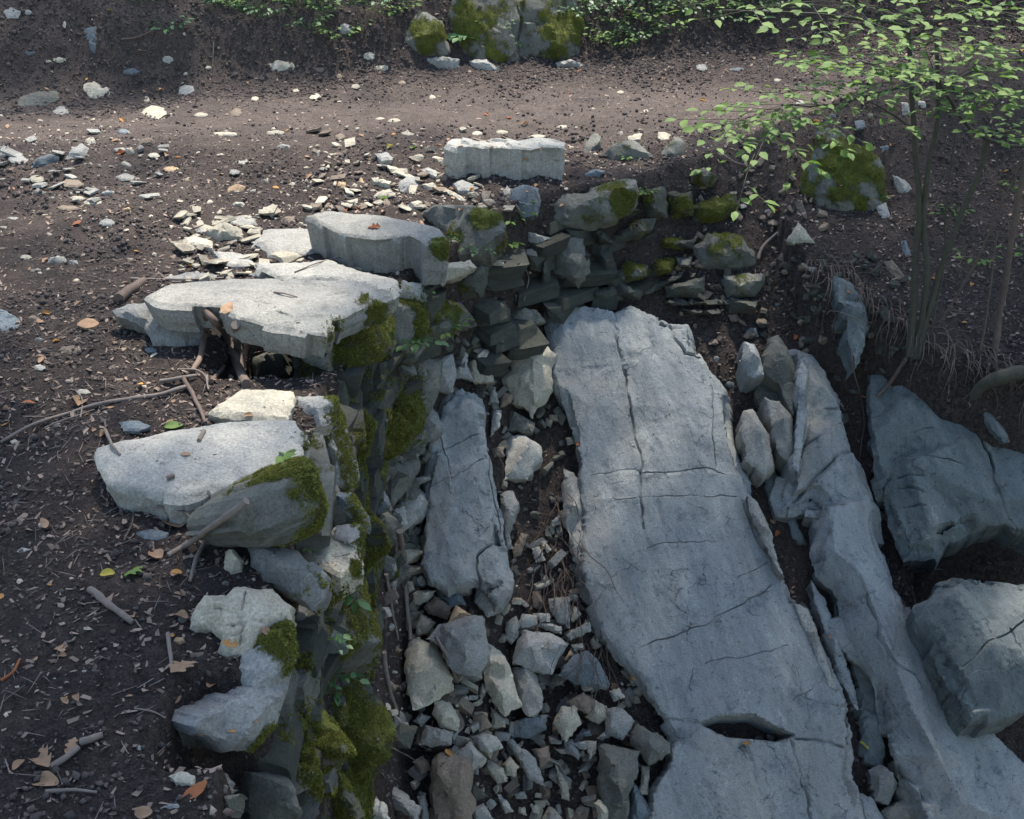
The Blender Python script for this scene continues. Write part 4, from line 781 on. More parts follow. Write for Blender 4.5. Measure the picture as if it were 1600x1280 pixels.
BOX_F = [(0, 3, 2, 1), (4, 5, 6, 7), (0, 1, 5, 4), (1, 2, 6, 5), (2, 3, 7, 6), (3, 0, 4, 7)]
LF_V = [(0, 0, 0), (.3, .27, .05), (.65, .24, .03), (1, 0, -.10), (.65, -.24, .03), (.3, -.27, .05), (.3, 0, 0), (.65, 0, -.01)]
LF_F = [(0, 6, 1), (6, 7, 2), (6, 2, 1), (7, 3, 2), (0, 5, 6), (6, 5, 4), (6, 4, 7), (7, 4, 3)]
CH_V = [(-1, -.6, 0), (1, -.5, .12), (.8, .6, .0), (-.7, .5, .18)]
SH_V = [(math.cos(a)*r, math.sin(a)*r*.8, z) for z, k in ((-1, 1), (1, .82)) for a, r in ((.1, k), (1.3, .8*k), (2.3, 1.05*k), (3.7, .75*k), (5.0, .95*k))]
SH_F = [(0, 1, 6, 5), (1, 2, 7, 6), (2, 3, 8, 7), (3, 4, 9, 8), (4, 0, 5, 9), (5, 6, 7, 8), (5, 8, 9, 9)]
SH_F = [t for a, b, c, d in SH_F[:6] for t in ((a, b, c), (a, c, d))] + [(5, 8, 9)]
def world_pts(n, rng, maxd=12.5, near=1.0):
    """random ground points inside the part of the place the photograph shows (with a margin)"""
    out = []
    while sum(len(o_) for o_ in out) < n:
        Y = 1.6 + (maxd-1.6)*rng.random(n*2)**near; X = rng.uniform(-1, 1, n*2)*(.50*Y+1.0)
        out.append(np.stack([X, Y], -1))
    q = np.concatenate(out)[:n]; z_ = H(q[:, 0], q[:, 1]); return np.column_stack([q, z_])
def dens(P, blobs):
    r = np.zeros(len(P))
    for x, y, sx, sy, a in blobs: r = np.maximum(r, a*np.exp(-((P[:, 0]-x)/sx)**2-((P[:, 1]-y)/sy)**2))
    return r
# crumbs of soil
P = world_pts(95000, RNG, near=.85); path = np.exp(-((P[:, 1]-9.05-.12*P[:, 0])/.7)**2)
P = P[(RNG.random(len(P)) > path*.93) & (fbm(P, 2.2, 3, 31) > -.55)]; n = len(P)
sz = .0022 + .0075*RNG.random(n)**3 + .0008*P[:, 1]/4; sz *= 1+.6*(fbm(P, 3, 2, 4) > .2)
P[:, 2] += sz*.4
merge('soil_crumbs', OCT_V, OCT_F, P, rotmats(RNG, n), sz[:, None]*RNG.uniform(.6, 1.5, (n, 3)), M_CRUMB, .25); tag(bpy.data.objects['soil_crumbs'], 'dark crumbs of loose soil all over the ground', 'soil', kind='stuff')
Q = world_pts(260000, RNG, near=.85); e = .02; sl_ = np.hypot(H(Q[:, 0]+e, Q[:, 1])-Q[:, 2], H(Q[:, 0], Q[:, 1]+e)-Q[:, 2])/e
Q = Q[(RNG.random(len(Q)) < np.clip((sl_-.5)/9, 0, 1)*.9) & (Hs(Q[:, 0], Q[:, 1]) < -.02)]; n = len(Q); sz = .004+.013*RNG.random(n)**2.5
merge('soil_crumbs', OCT_V, OCT_F, Q, rotmats(RNG, n), sz[:, None]*RNG.uniform(.6, 1.5, (n, 3)), M_CRUMB, .25); tag(bpy.data.objects['soil_crumbs.001'], 'dark crumbly soil on the steep sides of the gully', 'soil', kind='stuff')
Q = world_pts(120000, RNG, maxd=14, near=.8); Q = Q[Q[:, 1] > np.interp(Q[:, 0], [-5, -2, -.5, 1.7, 5], [8.5, 9.4, 9.9, 10.4, 10.9])]; n = len(Q); sz = .005+.016*RNG.random(n)**2.5
merge('soil_crumbs', OCT_V, OCT_F, Q, rotmats(RNG, n), sz[:, None]*RNG.uniform(.6, 1.5, (n, 3)), M_CRUMB, .25); tag(bpy.data.objects['soil_crumbs.002'], 'dark crumbly soil covering the bank above the path', 'soil', kind='stuff')
# leaf litter and bark scraps
P = world_pts(60000, RNG, maxd=15, near=.8); k = dens(P, [(-2.0, 4.2, 2.2, 2.2, 1), (2.8, 7.2, 1.5, 1.3, 1), (2.6, 12, 5, 2, 1), (-2, 7, 3, 1, .5), (1.3, 8, 1.2, .4, .8)])
P = P[RNG.random(len(P)) < k+.16]; n = len(P); sz = .004+.014*RNG.random(n)**2; P[:, 2] += .004
merge('leaf_litter', CH_V, [(0, 1, 2), (0, 2, 3)], P, rotmats(RNG, n, .5), sz[:, None]*np.column_stack([RNG.uniform(.7, 1.5, n), RNG.uniform(.4, 1, n), np.ones(n)]), M_LITTER, .3); tag(bpy.data.objects['leaf_litter'], 'brown scraps of leaf and bark littering the soil', 'leaf litter', kind='stuff')
P = world_pts(42000, RNG, maxd=15, near=.8); k = dens(P, [(-2.0, 4.2, 2.2, 2.2, .6), (2.8, 7.2, 1.5, 1.3, 1), (2.6, 12, 5, 2, 1), (-2, 7, 3, 1, .3), (1.3, 8, 1.2, .4, .8), (-.2, 7.4, 1, .4, .5)])
P = P[RNG.random(len(P)) < k*.5+.05]; n = len(P); sz = .014+.026*RNG.random(n)**2; P[:, 2] += .006
merge('leaf_litter', LF_V, LF_F, P, rotmats(RNG, n, .7), sz[:, None]*np.column_stack([np.ones(n), RNG.uniform(.5, 1.2, n), RNG.uniform(-5, 5, n)]), M_LITTER, .2); tag(bpy.data.objects['leaf_litter.001'], 'small curled brown leaves littering the soil', 'leaf litter', kind='stuff')
# gravel on path and slope
P = world_pts(26000, RNG, near=.9); k = dens(P, [(-1.2, 7.0, 1.8, 1.0, 1), (-3, 8, 1.5, .9, .9), (.6, 8.0, 1.3, .45, .9), (-.5, 6.7, .8, .5, 1), (-.2, 4.4, .5, 1.3, .5), (-1, 9.2, 4, .6, .06), (2.1, 7.4, .6, .6, .5)])
P = P[RNG.random(len(P)) < k*.85+.07]; n = len(P); sz = .003+.017*RNG.random(n)**3.2; P[:, 2] += sz*.25
merge('gravel', SH_V, SH_F, P, rotmats(RNG, n, .4), sz[:, None]*np.column_stack([RNG.uniform(.6, 1.6, n), RNG.uniform(.6, 1.2, n), RNG.uniform(.15, .4, n)]), M_PEB, .35); tag(bpy.data.objects['gravel'], 'pale stone chips and gravel strewn over the path', 'gravel', kind='stuff')
# fine twigs and rootlets lying in the litter
P = world_pts(11000, RNG, near=.8); k = dens(P, [(-1.6, 4.2, 1.3, 2.2, 1), (2.9, 7.0, 1.5, 1.3, 1), (-.1, 5, .3, 1, .3)])
P = P[RNG.random(len(P)) < k+.06]; n = len(P); P[:, 2] += .005
merge('twig_litter', [(-1, 0, -.5), (-1, .5, .4), (-1, -.5, .4), (0, .2, .1), (0, 1.2, .9), (0, -.2, 1.2), (1, 0, -.5), (1, .4, .3), (1, -.4, .3)], [(0, 3, 4, 1), (1, 4, 5, 2), (2, 5, 3, 0), (3, 6, 7, 4), (4, 7, 8, 5), (5, 8, 6, 3)], P, rotmats(RNG, n, .25), np.column_stack([RNG.uniform(.012, .06, n), RNG.uniform(.001, .0028, n), RNG.uniform(.001, .0028, n)]), M_TWIG, .15); tag(bpy.data.objects['twig_litter'], 'thin twigs and rootlets scattered in the soil', 'twigs', kind='stuff')
# ------------------------------------------------------------------ surface finder (first thing the eye meets along a ray)
bpy.context.view_layer.update(); DG = bpy.context.evaluated_depsgraph_get()
def surf(px, py, lift=0.0):
    r = ray(px, py); ok, loc, nr, _, ob, _ = S.ray_cast(DG, Vector(CAM), Vector(r))
    p = np.array(loc) if ok else hit(px, py); q = p - r/np.linalg.norm(r)*lift
    return q
# ------------------------------------------------------------------ dry stone walls behind the big blocks
def box_rock(seed, k=7):
    rng = np.random.default_rng(seed); V = []; idx = {}; Fc = []
    def vid(p):
        key = tuple(np.round(p, 4))
        if key not in idx: idx[key] = len(V); V.append(p)
        return idx[key]
    g = np.linspace(-1, 1, k)
    for ax in range(3):
        for sg in (-1, 1):
            for i in range(k-1):
                for j in range(k-1):
                    q = []
                    for a, b in ((i, j), (i+1, j), (i+1, j+1), (i, j+1)):
                        p = [0, 0, 0]; p[ax] = sg; p[(ax+1) % 3] = g[a]; p[(ax+2) % 3] = g[b]; q.append(vid(tuple(p)))
                    Fc.append(tuple(q if sg > 0 else q[::-1]))
    V = np.array(V, float)
    V = V + .12*np.einsum('ij,kj->ki', rng.normal(size=(3, 3)), V)
    for _ in range(7):
        n_ = norm(rng.normal(size=3)); s_ = (V@n_).max(); V = V - n_*np.maximum(0, V@n_-s_*rng.uniform(.6, .92))[:, None]
    V = V*(1+rng.uniform(-.15, .15, 3)) + .05*np.stack([facets(V+j*3, np.random.default_rng(seed*7+j), 14, .9) for j in range(3)], -1)
    return V*.5, Fc
BR = [box_rock(100+i) for i in range(14)]
def rock_meshes():
    L = []
    for i, (v, f) in enumerate(BR):
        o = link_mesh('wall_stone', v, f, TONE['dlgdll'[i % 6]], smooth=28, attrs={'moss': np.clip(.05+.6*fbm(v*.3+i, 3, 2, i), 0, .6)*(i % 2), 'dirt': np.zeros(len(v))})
        L.append(o.data); bpy.data.objects.remove(o)
    return L
RM = rock_meshes()
def wall(name, label, cands, dark=False):
    root = empty(name, cands[0][0]); tag(root, label, 'wall')
    cands.sort(key=lambda c: np.linalg.norm(c[0]-CAM)); rest = []
    for i, (p, sc, rz) in enumerate(cands):
        if i < 98:
            o = bpy.data.objects.new('stone', RM[(i*5 % len(RM)) if not dark else (0, 6, 12)[i % 3]]); COL.objects.link(o); o.parent = root
            o.location = Vector(p)-root.location; o.scale = sc; o.rotation_euler = (random.uniform(-.12, .12), random.uniform(-.12, .12), rz)
        else: rest.append((p, sc, rz))
    if rest:
        VV = []; FF = []
        for j, (p, sc, rz) in enumerate(rest):
            v, f = BR[j*3 % len(BR)]; c_, s_ = math.cos(rz), math.sin(rz); v = v*np.array(sc); v = np.stack([v[:, 0]*c_-v[:, 1]*s_, v[:, 0]*s_+v[:, 1]*c_, v[:, 2]], -1)+p
            FF += [tuple(q+len(VV) for q in ff) for ff in f]; VV += list(v)
        o = link_mesh('small_stones', VV, FF, TONE['d'], parent=root, smooth=28, attrs={'moss': np.clip(fbm(np.array(VV), 3, 2, 3), 0, 1)*.8, 'dirt': np.zeros(len(VV))}); tag(o, kind='stuff')
c_ = []
rr = random.Random(5); z_ = -.10
while z_ > -2.9:
    hgt = rr.uniform(.07, .15); y_ = 1.9+rr.random()*.2
    while y_ < 6.3:
        ln_ = rr.uniform(.12, .36)
        if z_ > gully(-.7, y_)-.12:
            xw = float(np.interp(y_, [0, 4.6, 5.5, 6.15, 6.75], [-.84, -.84, -.76, -.5, -.15])) - .015 + .03*(z_/-2)
            if not (2.40 < y_+ln_/2 < 2.95 and z_ > -.45) and not (y_ < 3.7 and z_ > -.22): c_.append((np.array([xw+rr.uniform(-.03, .03), y_+ln_/2, z_-hgt/2]), (rr.uniform(.20, .28), ln_*1.08, hgt*1.12), rr.uniform(-.15, .15)+float(np.interp(y_, [5, 5.6, 6.2], [0, -.35, -.8]))))
        y_ += ln_
    z_ -= hgt
wall('dry_stone_wall', 'tall mossy dry stone retaining wall holding up the left ledge', c_)
c_ = []; z_ = -.06
while z_ > -.85:
    hgt = rr.uniform(.05, .095); x_ = -.25
    while x_ < 1.75:
        ln_ = rr.uniform(.16, .44); ye = float(np.interp(x_+ln_/2, [-.5, -.15, .15, .85, 1.5, 1.8], [6.15, 6.75, 7.2, 7.62, 8.1, 8.2]))
        zz = z_ - .30*sstep(x_, 1.1, 1.75); yy = ye + .15 + zz*.62 + rr.uniform(-.06, .03)
        if zz > -.8 and rr.random() < .85 and (zz < -.12 or x_ > 1.2): c_.append((np.array([x_+ln_/2, yy, zz-hgt/2]), (ln_*1.05, rr.uniform(.2, .3), hgt*1.1), rr.uniform(-.3, .3)+.5))
        x_ += ln_
    z_ -= hgt
wall('dry_stone_wall', 'dark overhanging dry stone wall below the path at the head of the gully', c_, True)  # darkest stone only: deep shade under the overhang put into the colour
# grit and scraps caught on the bedrock and cap slabs
gp = []; gr_ = np.random.default_rng(31)
for i in range(5200):
    px, py = gr_.uniform(150, 1600), gr_.uniform(430, 1280); ok, loc, nr, _, ob, _ = S.ray_cast(DG, Vector(CAM), Vector(ray(px, py)))
    if ok and ob.name.startswith(('bedrock', 'cap_slab')) and float(fbm(np.array([loc]), 3.2, 3, 62)[0]) > -.05: gp.append(loc)
gp = np.array(gp); n = len(gp); sz = .0018+.006*gr_.random(n)**3
merge('grit', SH_V, SH_F, gp, rotmats(gr_, n, .7), sz[:, None]*np.column_stack([gr_.uniform(.6, 2, n), gr_.uniform(.5, 1, n), gr_.uniform(.2, .5, n)]), M_LITTER, .3); tag(bpy.data.objects['grit'], 'specks of soil and leaf scraps lying on the bare slabs', 'grit', kind='stuff')
# moss carpets on the wall face
bpy.context.view_layer.update(); DG = bpy.context.evaluated_depsgraph_get()
WROOT = bpy.data.objects['dry_stone_wall']; mr_ = np.random.default_rng(77); PM = []; NM = []
for x0, y0, x1, y1, w_, dn in ((522,640,552,760,16,1),(552,760,575,900,15,1),(575,900,582,1050,14,1),(600,600,640,700,30,1.2),(650,590,610,720,26,1),(560,520,600,560,34,.8),(530,500,520,600,20,.5),(640,470,670,520,22,.6),(540,1060,560,1270,34,1.5),(480,1110,510,1240,26,1),
        (500,900,560,1000,34,.7),(455,980,480,1040,18,.7),(480,690,502,830,22,1.1),(430,1150,500,1230,26,.5),(600,640,560,700,20,.7),(505,1200,540,1280,26,1)):
    for i in range(int(dn*34*math.hypot(x1-x0, y1-y0)**.5*w_**.8/3)):
        f = mr_.random(); px = x0+(x1-x0)*f+mr_.normal()*w_*.5; py = y0+(y1-y0)*f+mr_.normal()*w_*.5
        ok, loc, nr, _, ob, _ = S.ray_cast(DG, Vector(CAM), Vector(ray(px, py)))
        if ok and ob.name != 'ground' and float(fbm(np.array([loc]), 9, 3, 6)[0]) > .10+.35*float(fbm(np.array([loc]), 30, 2, 8)[0]): PM.append(loc); NM.append(nr)
V, Fc = tri_fuzz(np.array(PM), np.array(NM), .0095, .0022, 8, mr_, .9); o = link_mesh('moss', V, Fc, M_MOSS, parent=WROOT, smooth=None); o['kind'] = 'stuff'; print('moss', len(PM))
# loose rubble between the named stones
def rubble(n, reg, s0, s1, name, label, tone, lift=.02, shard=0):
    VV = []; FF = []
    for i in range(n):
        px, py = reg[0]+(reg[2]-reg[0])*rr.random(), reg[1]+(reg[3]-reg[1])*rr.random()
        p = hit(px, py); s_ = rr.uniform(s0, s1); v, f = BR[i % len(BR)]; R = rotmats(np.random.default_rng(i+n), 1, 1.2)[0]
        v = (v*np.array([rr.uniform(.8, 1.7), rr.uniform(.7, 1.2), (rr.uniform(.18, .35) if shard else rr.uniform(.4, .8))])*s_*(1.5*rr.random()**1.5+.5 if shard else 1))@(R.T if not shard else rotmats(np.random.default_rng(i), 1, .3)[0].T) + p + np.array([0, -.5, .8])*lift
        FF += [tuple(q+len(VV) for q in ff) for ff in f]; VV += list(v)
    o = link_mesh(name, VV, FF, TONE[tone], smooth=28, attrs={'moss': np.zeros(len(VV)), 'dirt': .35+.3*fbm(np.array(VV), 6, 2, 1)}); tag(o, label, 'rubble', kind='stuff')
rubble(60, (600, 850, 1010, 1280), .03, .08, 'rubble', 'small broken grey stones filling gaps in the lower rubble heap', 'g')
rubble(90, (600, 850, 1010, 1280), .03, .08, 'rubble', 'small broken pale stones filling gaps in the lower rubble heap', 'p')
rubble(130, (600, 900, 1000, 1280), .025, .075, 'rubble', 'small cream broken stones among the lower rubble heap', 'c')
rubble(80, (600, 900, 1000, 1280), .03, .09, 'rubble', 'small brown broken stones among the lower rubble heap', 'n')
rubble(90, (600, 640, 665, 920), .03, .09, 'rubble', 'small stones between mossy wall and the narrow left slab', 'l')
rubble(60, (690, 500, 800, 640), .03, .07, 'rubble', 'small dark stones packed above the narrow left slab', 'l')
rubble(60, (780, 600, 880, 900), .02, .06, 'rubble', 'small stones in the dark soil strip between the slabs', 'l')
rubble(60, (480, 200, 800, 330), .02, .05, 'rubble', 'small cream stone chips beside the long pale block', 'c', shard=1)
rubble(80, (480, 200, 800, 330), .02, .045, 'rubble', 'small brown stone chips beside the long pale block', 'n', shard=1)
rubble(70, (280, 330, 480, 440), .02, .06, 'rubble', 'small pale chips around the broken flat slab', 'c', shard=1)
rubble(40, (0, 200, 260, 320), .02, .05, 'rubble', 'small flat pale chips on the left of the path', 'p', shard=1)
rubble(120, (1050, 240, 1300, 560), .015, .05, 'rubble', 'small brown chips on the slope right of back wall', 'n')
rubble(70, (1180, 400, 1420, 580), .02, .06, 'clods', 'dark clods of soil and stone on the slope beside the fin', 'd')
rubble(70, (1130, 520, 1420, 1280), .02, .06, 'rubble', 'small dark stones in the channels between the right slabs', 'l')
# ------------------------------------------------------------------ sticks and roots
def stick(pts, r0, r1, label, name='stick', cat='stick', mat=M_TWIG, lift=.012, group=None, rel=None, seg=7):
    """pts in the photograph; each is dropped on the surface there, lifted a little"""
    Q = [surf(p[0], p[1], (p[2] if len(p) > 2 else lift)) for p in pts]
    Q = np.array(Q)
    if rel is not None:            # a straight free-standing stick: keep only the ends' depths
        f = np.linspace(0, 1, len(Q))[:, None]; d0, d1 = rel
        Q = np.array([pt(p[0], p[1], d0+(d1-d0)*t_) for p, t_ in zip(pts, f[:, 0])])
    V, Fc = tube(Q, np.linspace(r0, r1, len(Q)), seg, .004, len(name)+int(pts[0][0]))
    o = link_mesh(name, V, Fc, mat, smooth=60); tag(o, label, cat, group); return o
def dep(px, py): return float(np.dot(surf(px, py)-CAM, FW))
d_ = dep(375, 800)
stick([(385, 783, .10), (352, 808, .05), (322, 830, .02), (290, 852, .02), (263, 868)], .014, .010, 'straight pale weathered stick leaning on the lower cap slab')
stick([(318, 848, .03), (308, 870, .02), (297, 908)], .010, .007, 'short grey forked stick below the straight pale stick')
stick([(625, 830, .08), (630, 880, .08), (634, 930, .05), (641, 1000, .03)], .017, .012, 'tall upright brown pole standing between wall and narrow left slab')
stick([(604, 898, .05), (612, 950, .05), (622, 1000, .03)], .011, .007, 'shorter brown stick just left of the tall upright pole')
stick([(600, 1020, .04), (607, 1070, .03), (621, 1115, .02)], .014, .011, 'pale stick leaning against the foot of the mossy wall')
stick([(681, 994, .02), (697, 1025, .02), (716, 1066, .02)], .010, .009, 'short dark stick leaning on the big smooth grey plate')
stick([(2, 690), (50, 664, .03), (110, 645, .03), (170, 628, .03), (240, 618, .03), (292, 604, .02)], .006, .011, 'long crooked grey branch across the dark soil at left')
stick([(70, 668, .02), (110, 652, .03), (148, 640, .03)], .004, .003, 'thin side twig of the crooked branch at far left')
stick([(185, 468, .05), (205, 452, .06), (224, 438, .06)], .030, .022, 'thick broken log end at the left of upper cap slab', 'log', 'log', M_ROOT)
stick([(205, 436, .03), (280, 437, .02), (350, 434, .02)], .008, .005, 'thin straight stick along the back edge of upper cap slab')
stick([(165, 672, .02), (175, 695, .02), (187, 711, .01)], .007, .005, 'short dark twig on the left corner of lower cap slab')
stick([(262, 748, .01), (273, 743, .01)], .010, .009, 'stubby brown twig piece on the front of lower cap slab')
stick([(312, 688, .01), (318, 674, .01)], .010, .009, 'stubby twig piece in the middle of lower cap slab')
stick([(428, 456, .006), (465, 464, .006)], .005, .003, 'small thin twig on top of the upper cap slab')
stick([(320, 485, .02), (338, 505, .06), (352, 520, .06), (366, 560, .06), (385, 600, .04)], .018, .022, 'thick twisted root hanging in the notch of upper cap slab', 'root', 'root', M_ROOT)
stick([(322, 490, .02), (320, 520, .05), (312, 560, .05), (300, 580, .02)], .016, .012, 'dark root running down left side of the notch', 'root', 'root', M_ROOT)
stick([(368, 508, .05), (372, 540, .05), (376, 575, .04), (384, 592, .02)], .020, .016, 'pale broken wood stake right of the twisted root', 'root', 'root', M_TWIG)
stick([(330, 596, .03), (345, 580, .05), (350, 572, .05)], .012, .009, 'short pale stub root below the notch', 'root', 'root', M_ROOT)
stick([(250, 596, .03), (275, 592, .04), (306, 586, .03)], .010, .008, 'pale knobbly root left of the notch', 'root', 'root', M_TWIG)
stick([(280, 577, .03), (305, 578, .04), (322, 590, .04), (326, 610, .02)], .005, .004, 'thin arched root below the grey split wedge', 'root', 'root', M_TWIG)
stick([(286, 590, .03), (300, 615, .04), (312, 640, .03), (322, 660, .01)], .012, .007, 'dark root falling towards the bright cream slab', 'root', 'root', M_ROOT)
stick([(140, 922, .01), (165, 940, .02), (190, 960, .02), (208, 974, .01)], .014, .010, 'pale curved bark strip in the lower left soil', 'stick', 'stick', M_TWIG)
stick([(262, 990, .02), (264, 1015, .02), (268, 1046, .02)], .007, .006, 'upright grey twig stub beside the ochre pebble at left')
stick([(210, 1108, .01), (235, 1112, .015), (258, 1122, .01)], .003, .003, 'thin pale straight twig in the lower left soil')
stick([(78, 1200, .02), (100, 1185, .02), (122, 1168, .01)], .012, .009, 'grey chunk of branch near the bottom left')
stick([(125, 1160, .01), (140, 1156, .02), (160, 1150, .01)], .012, .010, 'second grey branch chunk beside the first near bottom left')
stick([(70, 1236, .01), (110, 1234, .01), (150, 1238, .01)], .006, .004, 'thin grey twig lying level near the bottom left corner')
stick([(0, 1065, .01), (20, 1050, .01), (30, 1030, .01)], .006, .004, 'rusty red fern stalk at the left edge', 'fern_stalk', 'fern stalk', M_DEADR)
stick([(245, 792, .02), (290, 803, .03), (325, 850, .02)], .004, .003, 'thin reddish root arching under the straight pale stick', 'root', 'root', M_ROOT)
stick([(195, 845, .02), (205, 820, .02), (210, 800, .01)], .004, .003, 'small upright rootlet in the soil below lower cap slab', 'root', 'root', M_ROOT)
stick([(125, 652, .02), (128, 625, .02), (118, 608, .01)], .004, .003, 'pale forked rootlet left of the long crooked branch', 'root', 'root', M_TWIG)
stick([(590, 1155, .03), (620, 1172, .02), (648, 1188, .02)], .005, .004, 'thin brown stick near the bottom of the mossy wall')
stick([(648, 1160, .02), (670, 1170, .02), (705, 1165, .02)], .005, .004, 'dark curved twig over the white topped stone')
stick([(1185, 404, .02), (1192, 385, .03), (1214, 364, .02)], .012, .009, 'pale curved root on slope right of the back wall', 'root', 'root', M_TWIG)
stick([(1292, 492, .02), (1300, 486, .04), (1325, 492, .05), (1345, 502, .04), (1362, 505, .02)], .004, .003, 'thin pale arching root over the layered rock fin', 'root', 'root', M_TWIG)
stick([(1330, 545, .02), (1334, 580, .03), (1345, 620, .04), (1350, 660, .04), (1342, 720, .03)], .005, .003, 'long thin root hanging in the soil gap right of the fractured slab', 'root', 'root', M_ROOT)
stick([(1370, 620, .02), (1390, 600, .05), (1415, 560, .05)], .010, .014, 'short thick root stub under the shrub base', 'root', 'root', M_ROOT)
stick([(1520, 620, .10), (1535, 603, .12), (1560, 590, .14), (1600, 582, .14), (1640, 582, .14)], .028, .05, 'thick mossy arching root at the right edge above the dark slab', 'root', 'root', M_BARK)
stick([(806, 320, .03), (815, 335, .03), (822, 350, .02)], .006, .004, 'short brown twig stub among stones below the rounded blue stone')
stick([(810, 410, .03), (823, 425, .04), (826, 440, .04), (818, 470, .02)], .005, .004, 'pale crooked rootlet hanging at the dark wall corner', 'root', 'root', M_TWIG)
stick([(460, 425, .01), (500, 410, .01), (530, 402, .01)], .004, .003, 'thin twig on the long weathered flat slab')
stick([(334, 65, .01), (332, 105, .01)], .004, .003, 'thin pale upright twig on the bank at upper left')
stick([(190, 62, .01), (215, 58, .02), (240, 48, .01)], .010, .006, 'dark curved root on the bank at upper left', 'root', 'root', M_ROOT)
stick([(1130, 240, .03), (1150, 254, .03), (1182, 262, .02)], .006, .004, 'pale twig on the soil right of the end of the back wall')
# hanging root threads in the gully
rt = random.Random(9)
for i in range(44):
    x0, y0 = rt.choice([(870, 800), (890, 870), (862, 900), (905, 960), (930, 990), (850, 850), (925, 1010)]); x0 += rt.uniform(-18, 18); y0 += rt.uniform(-30, 30)
    pts = [(x0, y0, .04)]; a = rt.uniform(-.35, .5)
    for j in range(rt.randint(4, 6)): a += rt.uniform(-.5, .5); a = max(-.9, min(.9, a)); x0 += 20*math.sin(a); y0 += 20*math.cos(a); pts.append((x0, y0, .03+.02*rt.random()))
    stick(pts, rt.uniform(.0022, .0042), .0015, 'fine pale root thread hanging in the gully left of the huge slab', 'root', 'root', M_ROOT, group='root threads in the gully', seg=5)
# overhang: a fringe of fine roots and fibres under the soil lip
V = []; Fc = []
mb = MB()
for i in range(420):
    x = rt.uniform(1.9, 4.4); yf = float(np.interp(x, [1.9, 2.3, 2.55, 3.2, 5], [7.0, 6.55, 6.2, 6.0, 5.7])); y = yf + rt.uniform(-.03, .25)
    z0 = float(H(x, y)); L_ = rt.uniform(.05, .30); p0 = np.array([x, y, z0+.01]); dx = rt.uniform(-.06, .06)
    if y > yf+.04: q = [p0, p0+np.array([dx, -.06, .02]), p0+np.array([dx*1.5, -.13, -.03]), p0+np.array([dx*2, -.16, -.03-L_*.4])]
    else: q = [p0, p0+np.array([dx, -.05, -.02]), p0+np.array([dx*1.6, -.07, -L_*.5]), p0+np.array([dx, -.06, -L_])]
    mb.add(tube(q, [.003, .0025, .002, .001], 3, .006, i))
o = link_mesh('root_fringe', mb.V, mb.F, M_ROOT, smooth=None); tag(o, 'matted fine roots hanging from the soil overhang under the shrub', 'roots', kind='stuff')
# ------------------------------------------------------------------ leaves
def leaf_obj(p, size, mat, name, label, cat, group=None, rng=RNG, tilt=.35, curl=1.0):
    nx_, ny_ = (15, 7) if size > .045 else (8, 5); lob = rng.choice([0, 0, .35]) if size > .05 else 0; V = []
    cx_, cy_, tw = rng.uniform(-1.2, 1.2), rng.uniform(-.8, 2.0), rng.uniform(-.8, .8); wd = rng.uniform(.24, .36)
    for i in range(nx_):
        x = i/(nx_-1); w_ = wd*math.sin(math.pi*min(1, x*.94+.04))**.7*(1+lob*math.sin(x*19)) + (.004 if x < .98 else 0)
        for j in range(ny_):
            v = (j/(ny_-1)-.5)*2; y = v*w_; V.append((x-.5, y, .12*cx_*(x-.5)**2*4*.6+cy_*y*y*1.6+tw*(x-.5)*y+.03*abs(v)))
    V = np.array(V); V[:, 2] += .05*fbm(V+rng.random()*50, 4, 2, 3)*curl; V = V*size@rotmats(rng, 1, tilt)[0].T; V[:, 2] -= V[:, 2].min(); V = V+p
    Fc = np.array([(i*ny_+j, (i+1)*ny_+j, (i+1)*ny_+j+1, i*ny_+j+1) for i in range(nx_-1) for j in range(ny_-1)])
    o = link_mesh(name, V, Fc, mat, smooth=180); tag(o, label, cat, group); return o
